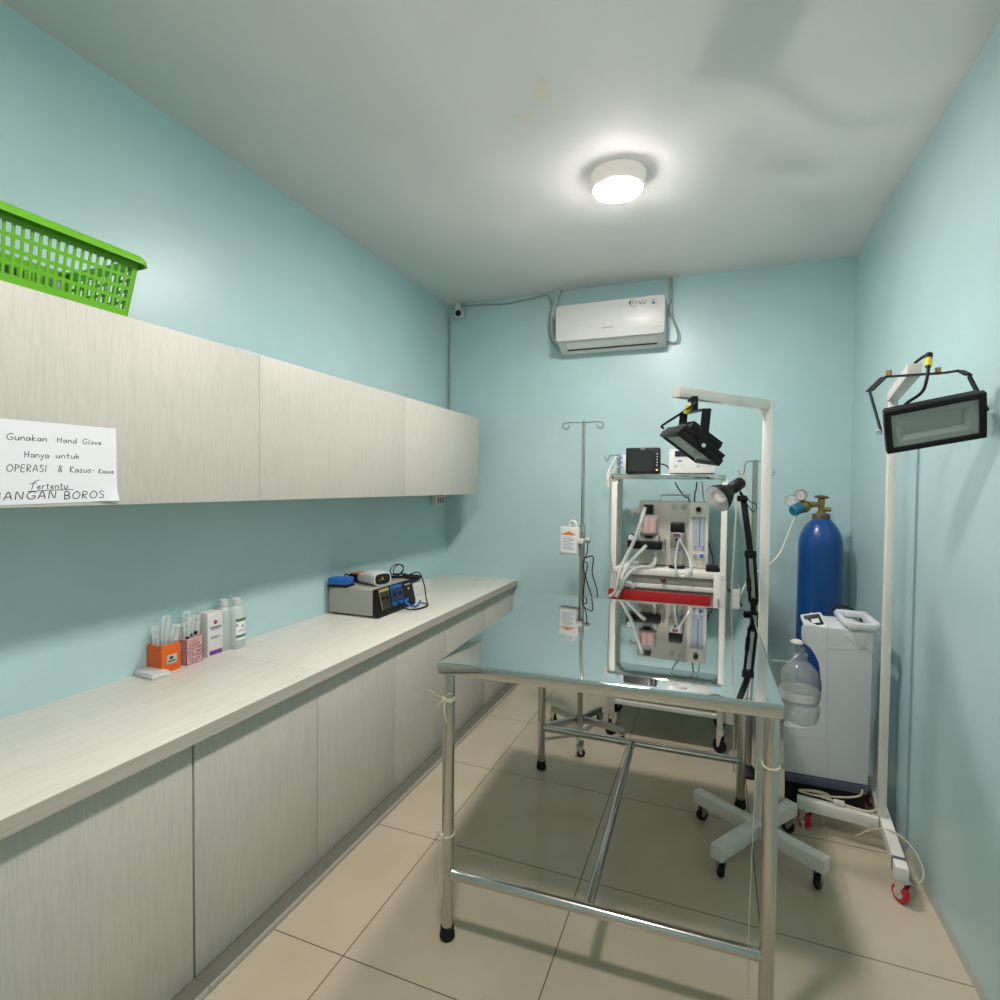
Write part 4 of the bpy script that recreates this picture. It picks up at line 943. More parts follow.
mb = MB(); mb.prism([V((q0.x+w_*.12, wy-0.0007, q1.z+h_*.72)), V((q1.x-w_*.12, wy-0.0007, q1.z+h_*.72)), V((q1.x-w_*.20, wy-0.0007, q1.z+h_*.76)), V((q0.x+w_*.5, wy-0.0007, q1.z+h_*.86)), V((q0.x+w_*.2, wy-0.0007, q1.z+h_*.76))], (0, 0.0007, 0)); mb.build('orange_triangle', 'orange_print', t)
mb = MB(); mb.bb((q1.x, 3.078, q1.z+h_*.42), (IC.x+0.018, 3.118, q1.z+h_*.60), 0.004); mb.build('clamp', 'white_plastic', t)
mb = MB(); kz = q1.z+h_*.56; mb.cyl((IC.x+0.016, 3.1, kz), (IC.x+0.035, 3.1, kz), 0.006, seg=10); mb.ball((IC.x+0.042, 3.1, kz), 0.017); mb.build('clamp_knob', 'grey_paint', t)
mb = MB()
x0 = IC.x+0.03
mb.tube([V((x0+.014, 3.095, kz-.01)), V((x0+.012, 3.09, 1.07)), V((x0-.008, 3.085, 1.0)), V((x0+.02, 3.085, .90)), V((x0+.045, 3.09, .82)), V((x0+.02, 3.09, .80)), V((x0-.004, 3.085, .78))], 0.0035, 6)
mb.tube([V((x0-.004, 3.095, kz-.10)), V((x0+.05, 3.09, 1.05)), V((x0+.045, 3.09, .96)), V((x0+.075, 3.09, .87)), V((x0+.08, 3.09, .79)), V((x0+.075, 3.09, .74))], 0.0035, 6)
mb.tube([V((x0-.004, 3.095, kz-.12)), V((x0+.015, 3.09, 1.0)), V((x0, 3.085, .90)), V((x0-.004, 3.085, .82))], 0.0035, 6)
mb.build('power_lead', 'rubber', t)
t.rotation_euler[2] = -0.22

# ------------------------------------------------------------------ anaesthesia trolley
TY, TYB = 3.19, 3.56
def T(px, py, y=TY): return A(px, py, y=y)
xl, xr = T(611.2, 530).x, T(727, 530).x
t = thing('anaesthesia_trolley', 'white tubular steel trolley with red drawer at the back wall', 'trolley', ((xl+xr)/2, (TY+TYB)/2, 0))
pw = 0.030; zs = T(660, 474.8).z; 
zt = zs-0.0
for (x, y) in ((xl+pw/2, TY+pw/2), (xr-pw/2, TY+pw/2), (xl-0.010, TYB-pw/2), (xr-pw/2, TYB-pw/2)):
    mb = MB(); mb.box((x, y, (0.125+zt-0.023)/2), (pw, pw, zt-0.023-0.125), None, 0.002); mb.build('post', 'white_paint', t)
    caster((x, y), 0.040, 0.127, 0.9 if x > -.3 else 2.4, t, 'rubber', 'chrome', 0.024)
x0_, x1_ = T(608.5, 476).x, T(725.5, 476).x
mb = MB(); mb.bb((x0_, TY-0.01, zt-0.024), (x1_, TYB+0.01, zt+0.004), 0.002); mb.build('top_shelf', 'chrome', t)
# shelf carrying the machine
zsh = T(665, 570).z; zsb = T(665, 581).z
mb = MB(); mb.bb((xl+pw, TY+0.004, zsh-0.022), (xr-pw, TYB-0.004, zsh), 0.002); mb.bb((xl+0.002, TY-0.001, zsh-0.035), (xr-0.002, TY+pw, zsh-0.003), 0.002); mb.build('middle_shelf', 'white_paint', t)
# second bar and drawer
z2 = T(663, 587).z
mb = MB(); mb.bb((xl+pw, TY+0.006, z2-0.014), (xr-pw, TY+0.03, z2+0.010), 0.002); mb.build('rail', 'white_paint', t)
mb = MB(); mb.bb((xl+pw, TY+0.03, z2-0.010), (xr-pw, TYB-0.03, z2+0.002)); mb.bb((xl+pw, TY+0.032, 0.62), (xr-pw, TYB-0.032, zsh-0.0235)); mb.build('drawer_housing', 'grey_paint', t)
zr1, zr0 = T(660, 591.5).z, T(660, 603.5).z
xd0, xd1 = T(611, 590).x, T(712, 600).x
mb = MB(); mb.bb((xd0-0.006, TY-0.055, zr0-0.030), (xd1-0.006, TY-0.045, zr1+0.006), 0.002); dr = mb.build('drawer_front', 'red', t)
mb = MB(); mb.bb((xl+pw+0.004, TY-0.045, zr0-0.010), (xr-pw-0.006, TY+.031, zr0)); mb.bb((xl+pw+.004, TY-0.045, zr0), (xl+pw+.008, TY+.031, zr1-0.01)); mb.bb((xr-pw-.012, TY-0.045, zr0), (xr-pw-.006, TY+.031, zr1-.01)); mb.build('drawer_tray', 'grey_paint', t)
q = T(663.5, 580, TY-0.005); MB().ball((q.x, TY-0.012, q.z), 0.014).build('drawer_knob', mat('dark_red_knob', (0.08, 0.012, 0.012), 0.4), t)
# side frame and hanging side tray on the right
mb = MB(); xs = T(717, 590).x
mb.bb((xs-0.018, TY-0.002, 0.30), (xs+0.016, TY+0.022, zsh-0.004), 0.002); mb.build('front_stile', 'white_paint', t)
sx0, sx1 = T(722, 590).x+0.02, T(733, 590).x+0.02; sz1 = T(727, 588).z
mb = MB(); mb.bb((xr+0.001, TY+0.01, sz1-0.18), (xr+0.005, TY+0.22, sz1)); mb.bb((xr+0.001, TY+0.01, sz1-0.18), (xr+0.07, TY+0.22, sz1-0.176)); mb.bb((xr+0.066, TY+0.01, sz1-0.18), (xr+0.07, TY+0.22, sz1-0.01)); mb.bb((xr+0.03, TY+0.008, sz1-0.18), (xr+0.07, TY+0.012, sz1-0.005))
mb.build('side_tray', 'white_paint', t)
# lower shelves
zl1, zl0 = T(660, 693).z, T(660, 704).z
for z in (0.285, 0.205):
    mb = MB(); mb.bb((xl+pw, TY+0.004, z-0.018), (xr-pw, TYB-0.004, z+0.006), 0.002); mb.build('lower_shelf', 'white_paint', t)
mb = MB(); mb.bb((xr+0.001, TY+0.03, 0.16), (xr+0.05, TY+0.035, 0.36)); mb.bb((xr+0.046, TY+0.03, 0.16), (xr+0.05, TY+0.2, 0.36)); mb.build('side_plate', 'white_paint', t)
# folded-out pole with hook at the back left
q = T(619, 455, TYB-0.02); 
mb = MB(); mb.cyl((q.x, TYB-0.02, zt+0.002), (q.x, TYB-0.02, q.z), 0.012, seg=16); mb.build('rear_pole', 'steel_dull', t)
mb = MB(); Y = TYB-0.02; mb.tube([V((q.x, Y, q.z-0.006)), T(611, 455, Y), T(609.5, 456.5, Y), T(608.5, 459, Y), T(607, 461.5, Y), T(605.5, 459.5, Y), T(604.5, 455.5, Y)], 0.0032, 6, 4)
mb.tube([V((q.x, Y, q.z-0.012)), T(625, 456, Y)], 0.009, 8, 1)
mb.build('hook', 'steel_dull', t)
# items hanging at the left post: sample line with coloured fittings
mb = MB(); yy = TY-0.008
mb.tube([T(613, 466, TY+.2), T(611, 475, yy-.006), T(610, 500, yy), T(610, 530, yy), T(610.5, 555, yy), T(613, 570, yy-.01), T(616, 583, yy-.05)], 0.0035, 6); ln = mb.build('sample_line', 'cable_grey', None, origin=T(610, 530, yy)); tag(ln, 'thin grey sample line running down the left trolley post', 'tube')
# patient monitor on top
mx0, mx1 = T(625.8, 460, 3.30).x, T(659.3, 460, 3.30).x; mz0 = zt+0.004; mz1 = T(642, 447.6, 3.30).z
t = thing('patient_monitor', 'black patient monitor with blank screen on the top trolley shelf', 'monitor', ((mx0+mx1)/2, 3.34, mz0))
mb = MB(); mb.bb((mx0, 3.30, mz0+0.004), (mx1, 3.40, mz1), 0.006, 3); mb.build('casing', 'black', t)
for x in (mx0+.03, mx1-.03):
    for y in (3.32, 3.38): MB().cyl((x, y, mz0), (x, y, mz0+.005), 0.008, seg=10).build('foot', 'rubber', t)
mw, mh = mx1-mx0, mz1-mz0
mb = MB(); mb.bb((mx0+mw*.07, 3.2992, mz0+mh*.13), (mx0+mw*.83, 3.300, mz0+mh*.86)); mb.build('screen', 'screen', t)
mb = MB(); mb.bb((mx0+mw*.44, 3.2990, mz0+mh*.935), (mx0+mw*.57, 3.30, mz0+mh*.965)); mb.build('printed_name', 'grey_print', t)
for k in range(5): MB().bb((mx0+mw*.925, 3.2988, mz0+mh*(.32+.105*k)), (mx0+mw*.95, 3.30, mz0+mh*(.365+.105*k))).build('button', 'white_plastic', t)
MB().bb((mx0+mw*.91, 3.2988, mz0+mh*.15), (mx0+mw*.95, 3.30, mz0+mh*.19)).build('indicator', 'led_orange', t)
# grey sensor sockets at its side
mb = MB(); mb.bb((mx0-.026, 3.34, mz0+0.03), (mx0-.0005, 3.39, mz0+.115), .004); o = mb.build('sensor_module', 'white_plastic', t)
mb = MB()
for k, zz in enumerate((0.045, 0.075, 0.105)): mb.cyl((mx0-.024, 3.352, mz0+zz), (mx0-.05, 3.347, mz0+zz), 0.005, seg=8)
mb.build('sensor_plug', 'blue_plastic', o)
mb = MB(); mb.tube([V((mx0-.05, 3.345, mz0+.045)), V((mx0-.066, 3.32, mz0+.035)), V((mx0-.072, 3.24, mz0+.012)), V((mx0-.075, 3.172, mz0-.01)), V((mx0-.075, 3.168, mz0-.08))], 0.004, 6)
mb.tube([V((mx0-.05, 3.345, mz0+.105)), V((mx0-.065, 3.33, mz0+.10)), V((mx0-.078, 3.25, mz0+.045)), V((mx0-.083, 3.172, mz0-.005)), V((mx0-.084, 3.168, mz0-.07))], 0.004, 6)
mb.build('sensor_cable', 'cable_white', t)
# ventilator / white box device on top
vx0, vx1 = T(668.6, 470, 3.28).x, T(716, 470, 3.28).x; vz1 = T(690, 449, 3.28).z
t = thing('ventilator_unit', 'white boxy ventilator on the top trolley shelf, right of the monitor', 'medical device', ((vx0+vx1)/2, 3.36, mz0))
mb = MB(); mb.bb((vx0, 3.28, mz0+.008), (vx1, 3.46, vz1), .004); mb.build('casing', 'device_white', t)
mb = MB(); mb.bb((vx0+.01, 3.285, mz0), (vx1-.01, 3.45, mz0+.0085)); mb.build('base_plate', mat('dark_red_base', (.09, .02, .02), .5), t)
vw, vh = vx1-vx0, vz1-mz0
MB().bb((vx0+vw*.13, 3.2985-.02, mz0+vh*.70), (vx0+vw*.48, 3.281, mz0+vh*.93)).build('display', 'screen', t)
mb = MB()
for (u, v, w_) in ((.12, .28, .06), (.27, .30, .018), (.27, .22, .018), (.34, .30, .018), (.34, .22, .018), (.27, .38, .018), (.60, .28, .06), (.74, .3, .03), (.84, .3, .03)):
    mb.bb((vx0+vw*u, 3.277, mz0+vh*v), (vx0+vw*(u+w_), 3.281, mz0+vh*(v+w_*1.4)))
mb.build('button', 'grey_print', t)
mb = MB(); mb.bb((vx0+vw*.2, 3.278, mz0+vh*.50), (vx0+vw*.28, 3.281, mz0+vh*.56)); mb.build('printed_name', 'blue_print', t)
# lead between monitor and ventilator, leads dropping behind
mb = MB(); Y = 3.37
mb.tube([T(659.5, 464, Y), T(663, 464.3, Y), T(666, 465.5, Y), T(669, 468.5, Y)], 0.004, 6); o = mb.build('monitor_lead', 'rubber', None, origin=T(664, 466, Y)); tag(o, 'short black lead between the monitor and the ventilator', 'cable')

# ------------------------------------------------------------------ anaesthesia machine on the middle shelf
MY = 3.345
def N(px, py, y=MY): return A(px, py, y=y)
ax0, ax1 = N(639, 530).x, N(708.5, 530).x; az0 = zsh; az1 = N(675, 501.5).z
t = thing('anaesthesia_machine', 'beige anaesthesia machine with flowmeters on the trolley\'s middle shelf', 'medical device', ((ax0+ax1)/2, MY+.1, az0))
xp = N(689, 530).x
mb = MB(); mb.bb((ax0, MY, az0+.006), (xp-.0005, MY+.19, az1), .003); mb.build('casing', 'beige_paint', t)
mb = MB(); mb.bb((ax0+.02, MY+.02, az0), (ax1-.02, MY+.18, az0+.0065)); mb.build('base_plate', 'gap', t)
mb = MB(); mb.bb((xp, MY-.018, az0+.004), (ax1, MY+.19, az1-.002), .003); fp = mb.build('flow_panel', 'ivory_plastic', t)
g0, g1 = N(692.5, 517, MY-.019), N(704.8, 551, MY-.019)
mb = MB(); mb.bb((g0.x, MY-.0195, g1.z), (g1.x, MY-.018, g0.z)); mb.build('scale_plate', mat('scale_plate', (.40, .44, .50), .3), fp)
gw = g1.x-g0.x
MB().bb((g0.x+gw*.55, MY-.021, g1.z+.02), (g0.x+gw*.62, MY-.0194, g0.z)).build('blue_scale_line', 'blue_print', fp)
for u in (.25, .80):
    mb = MB(); mb.cyl((g0.x+gw*u, MY-.024, g1.z+.004), (g0.x+gw*u, MY-.024, g0.z-.004), .006, seg=12); mb.build('flow_tube', 'clear_thin', fp)
    MB().ball((g0.x+gw*u, MY-.024, g1.z+.02), .0045).build('float', 'maroon', fp)
MB().bb((g0.x-.002, MY-.022, g0.z-.012), (g1.x+.002, MY-.0185, g0.z+.002)).build('tube_cap', 'grey_print', fp)
kz = N(698, 555.5, MY-.02).z
mb = MB(); mb.bb((g0.x+.003, MY-.028, kz-.012), (g0.x+gw*.46, MY-.018, kz+.012)); mb.bb((g0.x+gw*.54, MY-.028, kz-.012), (g1.x-.003, MY-.018, kz+.012)); mb.build('knob_surround', 'white_plastic', fp)
MB().cyl((g0.x+gw*.26, MY-.028, kz), (g0.x+gw*.26, MY-.046, kz), .011, seg=16).build('knob', 'grey_print', fp)
MB().cyl((g0.x+gw*.76, MY-.028, kz), (g0.x+gw*.76, MY-.046, kz), .011, seg=16).build('knob', 'blue_print', fp)
q = N(698.6, 509.3, MY-.02); MB().cyl((q.x, MY-.018, q.z), (q.x, MY-.042, q.z), .0145, seg=20).build('knob', 'black', fp)
for px in (674.3, 683.8):
    q = N(px, 507); mb = MB(); mb.lathe([(.0125, 0), (.016, 0), (.016, .004), (.0125, .004), (.0125, 0)], (q.x, MY, q.z), (0, -1, 0), 24); gg = mb.build('gauge', 'grey_paint', t)
    mb = MB(); mb.cyl((q.x, MY, q.z), (q.x, MY-.002, q.z), .0125, seg=24); mb.build('gauge_face', mat('pale_gauge', (.44, .44, .40), .4), gg)
    mb = MB(); mb.rod((q.x-.006, MY-.003, q.z), (q.x+.006, MY-.003, q.z+.001), .0012, .0012); mb.build('needle', 'ink', gg)
# rail on top
q0, q1 = N(661, 495, MY+.12), N(690, 495, MY+.12)
mb = MB(); mb.tube([V((q0.x, MY+.12, az1-.003)), V((q0.x, MY+.12, q0.z)), V((q1.x, MY+.12, q1.z)), V((q1.x, MY+.12, az1-.003))], .004, 8, 1); mb.build('rail', 'steel_dull', t)
# vaporiser
q0, q1 = N(670.5, 522.5, MY-.07), N(684, 532.8, MY-.07)
vx = (q0.x+q1.x)/2; vr = (q1.x-q0.x)/2
mb = MB(); mb.bb((q0.x, MY-.075, q1.z), (q1.x, MY, q0.z), .008, 3); vp = mb.build('vaporiser_dial', 'black', t)
q2 = N(678, 549, MY-.07)
mb = MB(); mb.bb((q0.x-.001, MY-.068, q2.z), (q1.x+.001, MY, q1.z), .006, 2); vb = mb.build('vaporiser_body', 'steel_dull', t)
qa, qb = N(673.5, 533.5, MY-.07), N(680, 537, MY-.07); MB().bb((qa.x, MY-.0692, qb.z), (qb.x, MY-.068, qa.z)).build('purple_label', mat('plum_print', (.16, .05, .12), .5), vb)
qa, qb = N(675.5, 538, MY-.07), N(679.5, 541, MY-.07); MB().bb((qa.x, MY-.0745, qb.z), (qb.x, MY-.068, qa.z), .001).build('filler_cap', 'black', vb)
# clear trap below the vaporiser
q3 = N(679, 562, MY-.06); jr = vr*.9
mb = MB(); mb.lathe([(0, 0), (jr, 0), (jr, q2.z-zsh-.03), (jr*.9, q2.z-zsh-.012), (0, q2.z-zsh-.012)], (vx, MY-.045, zsh+.014), seg=20); mb.build('clear_jar', 'clear_thin', t)
mb = MB(); mb.cyl((vx, MY-.045, zsh+.0), (vx, MY-.045, zsh+.014), jr*1.35, seg=24); mb.build('jar_base', 'black', t)
mb = MB(); mb.rod((vx-.02, MY-.045, q2.z-.008), (vx+.02, MY-.045, q2.z-.008), .03, .008); mb.build('jar_clip', 'purple', t)
# left: absorber assembly standing in front of the casing
ay = MY-.085
c0, c1 = N(641.3, 518, ay), N(657.5, 533, ay); cxm = (c0.x+c1.x)/2; cr = (c1.x-c0.x)/2
mb = MB(); mb.lathe([(cr, c1.z), (cr, c0.z+.012), (cr*.97, c0.z+.018), (0, c0.z+.018)], (cxm, ay, 0), seg=28); ab = mb.build('absorber_canister', 'clear_thin', t)
for u, r_ in ((-.48, .42), (.42, .46)):
    mb = MB(); mb.cyl((cxm+cr*u, ay, c1.z+.003), (cxm+cr*u, ay, c0.z), cr*r_, seg=20); mb.build('pink_absorbent', 'pink_lime', ab)
mb = MB(); mb.cyl((cxm, ay, c1.z-.010), (cxm, ay, c1.z+.002), cr*1.12, seg=28); mb.build('canister_ring', mat('smoky_ring', (.16, .12, .10), .3), t)
zc0 = N(650, 541, ay).z; zc1 = N(650, 549, ay).z
mb = MB(); xb0, xb1 = N(628, 545, ay).x, N(662, 545, ay).x
mb.bb((xb0, ay-.03, zc1), (xb1, ay+.055, zc0), .005); mb.build('valve_block', 'black', t)
mb = MB(); mb.bb((cxm-.05, ay-.025, zc0), (cxm+.055, ay+.05, c1.z-.010), .004); mb.bb((cxm-.035, ay+.05, zc0-.02), (cxm+.035, MY+.001, zc0+.05)); mb.build('canister_seat', 'grey_paint', t)
mb = MB(); q = N(648, 536.5, ay-.03); mb.bb((q.x-.018, ay-.040, q.z-.007), (q.x+.025, ay-.024, q.z+.010), .002); mb.build('latch', 'black', t)
q = N(648.5, 509, MY-.03); mb = MB(); mb.bb((q.x-.026, MY-.055, q.z-.028), (q.x+.026, MY, q.z+.026), .004); mb.build('upper_valve', 'black', t)
q = N(631.5, 537, ay); mb = MB(); mb.lathe([(0, .0), (.019, .0), (.021, -.006), (.021, -.022), (0, -.022)], (q.x, ay-.02, q.z), (0, -1, 0), 24); gg = mb.build('pressure_gauge', 'black', t)
mb = MB(); mb.cyl((q.x, ay-.0195, q.z), (q.x, ay-.022, q.z), .0165, seg=24); mb.build('gauge_face', 'gauge_face', gg)
mb = MB(); mb.cyl((q.x, ay-.005, q.z-.02), (q.x, ay-.005, zc0-.01), .007, seg=10); mb.build('gauge_stem', 'brass', gg)
q = N(635.5, 511, MY+.02); mb = MB(); mb.bb((q.x-.028, MY+.012, q.z-.012), (ax0+.001, MY+.03, q.z+.010), .003); mb.cyl((q.x-.018, MY+.02, q.z-.028), (q.x-.018, MY+.02, q.z-.01), .006, seg=10); mb.build('side_bracket', 'ivory_plastic', t)
q = N(664.5, 545, MY-.03); mb = MB(); mb.cyl((q.x, MY-.03, q.z-.05), (q.x, MY-.03, q.z+.035), .006, seg=10); mb.cyl((q.x, MY-.03, q.z+.03), (q.x, MY, q.z+.03), .005, seg=8); mb.build('drain_tap', 'chrome', t)

# breathing hoses
def hose(pts, r, label, name='breathing_hose', m='hose', ribs=True, grp='translucent breathing hoses'):
    P = spline(pts, 14); mb = MB(); N_ = len(P)
    # corrugated tube
    t0 = (P[1]-P[0]).normalized(); ref = V((0, 1, 0)); nrm = (ref-t0*ref.dot(t0)).normalized(); vs = []; fs = []; seg = 12
    for i, p in enumerate(P):
        a = P[min(i+1, N_-1)]; b = P[max(i-1, 0)]; tt = (a-b).normalized(); nrm = (nrm-tt*nrm.dot(tt)).normalized(); bn = tt.cross(nrm)
        rr = r*(1.0 if (i % 2 or not ribs) else 0.86)
        for k in range(seg): an = 2*PI*k/seg; vs.append(p+(nrm*math.cos(an)+bn*math.sin(an))*rr)
    for i in range(N_-1):
        for k in range(seg): fs.append((i*seg+k, i*seg+(k+1) % seg, (i+1)*seg+(k+1) % seg, (i+1)*seg+k))
    mb.geo(vs, fs); o = mb.build(name, m, None, origin=P[0], sharp=80); tag(o, label, 'hose', grp); return o
h1 = ay-.05
hose([N(645, 508, MY-.06), N(643.5, 513, MY-.10), N(640, 524, MY-.13), N(634, 541, MY-.15), N(627, 555, MY-.17), N(621, 567, MY-.20), N(617.5, 580, TY-.075), N(615, 592, TY-.085), N(609, 597, TY-.085)], .0115, 'translucent corrugated hose from the upper black valve down over the drawer')
hose([N(646, 546, ay-.035), N(643, 549, ay-.06), N(636, 556, ay-.08), N(628, 565, ay-.10), N(622, 576, TY-.09), N(623, 582, TY-.10), N(630, 583, TY-.10), N(633.5, 588, TY-.095)], .0115, 'translucent corrugated hose from the lower valve block, curling over the red drawer')
hose([N(655, 550, ay+.0), N(655.5, 558, ay+.0), N(654, 564, ay-.03), N(649, 566.5, ay-.06), N(640, 567, ay-.075), N(633, 570, ay-.11), N(626, 577, TY-.115), N(620, 590, TY-.11), N(616, 597, TY-.11)], .0110, 'translucent hose bending from under the valve block along the shelf')
# loop below the vaporiser
mb = MB(); Y = MY-.085
mb.tube([N(679, 539, Y), N(677, 549, Y-.01), N(675.5, 560, Y-.03), N(676, 570, TY-.03), N(679, 575.5, TY-.035), N(685, 576, TY-.035), N(690, 571.5, TY-.03), N(690.5, 564, Y-.05), N(687, 553, Y-.02), N(681.5, 543, Y-.01), N(680, 539, Y)], .0062, 8)
o = mb.build('silicone_tube', 'hose', None, origin=N(680, 560, Y)); tag(o, 'pale silicone tube looping below the black-topped vaporiser', 'tube')
# power adapter on the shelf with lead
q = N(713, 565, 3.25); c = V((q.x, 3.25, zsh))
t = thing('power_adapter', 'black power adapter at the right end of the middle trolley shelf', 'adapter', c)
MB().bb((c.x-.036, 3.215, zsh), (c.x+.030, 3.285, zsh+.035), .004).build('adapter_body', 'black', t)
mb = MB(); mb.tube([N(704, 516, 3.56), N(707, 535, 3.5), N(710, 548, 3.42), N(713, 558, 3.33), V((c.x, 3.285, zsh+.02))], .0042, 6); mb.tube([V((c.x+.03, 3.25, zsh+.02)), N(720, 574, 3.27), N(725, 583, 3.29), N(727, 588, 3.31), N(735, 597, 3.4), N(742, 606, 3.5)], .0042, 6); mb.build('lead', 'rubber', t)
mb = MB(); mb.tube([T(675, 482, TYB-.06), T(678, 488, TYB-.06), T(685, 497, TYB-.05), T(689, 503, TYB-.03), V((T(690, 506, TYB-.03).x, TYB-.03, zsh+.02))], .0038, 6)
o = mb.build('hanging_lead', 'rubber', None, origin=T(680, 490, TYB-.06)); tag(o, 'black lead hanging from the top shelf behind the machine, left one', 'cable', 'leads behind the machine')
mb = MB(); mb.tube([T(697, 482, TYB-.05), T(696, 490, TYB-.045), T(694.5, 500, TYB-.04), V((T(694, 506, TYB-.04).x, TYB-.04, zsh+.02))], .0038, 6)
o = mb.build('hanging_lead', 'rubber', None, origin=T(696, 490, TYB-.05)); tag(o, 'black lead hanging from the top shelf behind the machine, right one', 'cable', 'leads behind the machine')
mb = MB(); mb.tube([T(702, 482, TYB-.03), T(704, 500, TYB-.03), T(709, 530, TYB+.03), T(716, 560, TYB+.05), T(722, 580, TYB+.05)], .003, 6)
o = mb.build('hanging_lead', 'cable_grey', None, origin=T(704, 500, TYB-.03)); tag(o, 'thin grey lead hanging behind the right end of the top shelf', 'cable')

# ------------------------------------------------------------------ second infusion pole behind the table's far right corner
KY = 3.02
q = A(755.5, 460, y=KY); kx = q.x
t = thing('infusion_pole', 'plain steel infusion pole with hooks between the trolley and the floodlight stand', 'stand', (kx, KY, 0))
MB().cyl((kx, KY, 0.03), (kx, KY, q.z), .0125, seg=18).build('pole', 'steel_dull', t)
mb = MB(); mb.lathe([(0, 0), (.055, 0), (.055, .012), (.03, .026), (.014, .05), (0, .05)], (kx, KY, 0), seg=32); mb.build('base', 'rubber', t)
mb = MB()
B = lambda px, py, y=KY: A(px, py, y=y)
mb.tube([V((kx, KY, q.z-.008)), B(748, 461.5), B(745.8, 463.5), B(744.8, 468), B(744, 473), B(741.5, 475.5), B(739.5, 473.5), B(738.6, 470)], .0032, 6, 4)
mb.tube([V((kx, KY, q.z-.008)), B(764, 461), B(769, 463), B(770, 470), B(772, 475.5), B(774, 473.5), B(774, 470)], .0032, 6, 4)
mb.build('hook', 'steel_dull', t)
mb = MB(); mb.tube([B(746.5, 503), B(747, 490), B(745, 479), B(742, 475.2), B(739, 479), B(737, 495), B(735.5, 525), B(733.5, 560), B(731.5, 600), B(732, 660), B(734, 720), B(733.5, 770), B(731.5, 800), A(730, 842, z=.004)], .004, 6)
o = mb.build('drip_line', 'cable_ivory', None, origin=B(742, 475)); tag(o, 'ivory tube hung over the infusion pole hook and trailing to the floor', 'tube')

# ------------------------------------------------------------------ desk lamp clamped to the table
DY = 2.60
D = lambda px, py, y=DY: A(px, py, y=y)
cp = V((0.150, DY, TZ))
t = thing('desk_lamp', 'black jointed desk lamp clamped to the far right table edge', 'lamp', cp)
mb = MB(); mb.bb((0.118, DY-.02, TZ+.0006), (0.182, DY+.02, TZ+.013), .002); mb.bb((0.172, DY-.02, TZ-.07), (0.184, DY+.02, TZ+.012), .002); mb.bb((0.128, DY-.018, TZ-.072), (0.184, DY+.018, TZ-.062), .002)
mb.cyl((0.146, DY, TZ-.10), (0.146, DY, TZ-.0435), .005, seg=10); mb.cyl((0.146, DY, TZ-.112), (0.146, DY, TZ-.098), .012, seg=12); mb.cyl((0.158, DY, TZ+.01), (0.158, DY, TZ+.055), .012, seg=14)
mb.build('clamp', 'black', t)
j0 = V((0.158, DY, TZ+.055)); j1 = D(750.5, 554); j2 = D(743.5, 499)
mb = MB(); sv = V((0.0145, 0, 0.0))
for s_ in (-1, 1): mb.cyl(j0+sv*s_, j1+sv*s_+V((0, 0, .0)), .0072, seg=10)
mb.cyl(j0-V((.0, .012, 0)), j0+V((0, .012, 0)), .017, seg=16)
mb.build('lower_arm', 'black', t)
mb = MB(); mb.cyl(j1-V((0, .013, 0)), j1+V((0, .013, 0)), .019, seg=18); mb.box(j1, (.048, .016, .03), None, .004); mb.build('elbow_joint', 'black', t)
mb = MB(); mb.cyl(j0.lerp(j1, .22)-sv, j0.lerp(j1, .5)-sv, .0095, seg=12); mb.build('spring', 'rubber', t)
mb = MB(); mb.rod(j1, j2, .026, .024, up=(0, 1, 0), bevel=.004); mb.build('upper_arm', 'black', t)
mb = MB(); mb.cyl(j2-V((0, .012, 0)), j2+V((0, .012, 0)), .017, seg=16); mb.box(j2+V((-.006, 0, .002)), (.04, .018, .026), None, .004); mb.cyl(j2+V((-.002, 0, .01)), D(740, 492), .006, seg=8); mb.build('head_joint', 'black', t)
# shade
apex = D(739.5, 486.5); back = D(743, 484.5)
op = D(717.5, 499); view = (CAM-op).normalized()
right_s = _rt; up_s = _up
axd = (view*0.30+(right_s*(-.82)+up_s*(-.57))*0.85).normalized()
oc = A(717.0, 499.0, y=DY-.045)
Rr = .061; Ls = .080
prof = [(Rr, 0), (Rr+.001, -.003), (Rr*.94, -.022), (Rr*.72, -.050), (Rr*.48, -.070), (.026, -Ls), (.0255, -Ls-.012), (.0265, -Ls-.014), (.0265, -Ls-.064), (.022, -Ls-.072), (0, -Ls-.074)]
mb = MB(); mb.lathe(prof, oc, axd, 36); sh = mb.build('lamp_shade', 'black', t)
mb = MB(); mb.lathe([(Rr-.0005, 0), (Rr*.93-.001, -.022), (Rr*.70-.001, -.050), (Rr*.45, -.069), (0, -.072)], oc, axd, 36); mb.build('shade_lining', 'shade_in', sh)
mb = MB(); mb.lathe([(.012, -.072), (.014, -.055), (.026, -.035), (.028, -.022), (.022, -.008), (0, -.001)], oc, axd, 24); mb.build('bulb', 'bulb', sh)
sb = oc-axd*(Ls+.05)
mb = MB(); mb.tube([sb, D(741, 494), D(742, 498), j2], .003, 6); mb.tube([j2+V((.01, -.01, .01)), D(750, 501.5, DY-.015), D(755.5, 504, DY-.015), D(756.5, 509, DY-.015), D(753, 511.5, DY-.015), D(749, 507, DY-.012), D(746.5, 503.5, DY-.012)], .0022, 6); mb.build('lamp_cord', 'rubber', t)

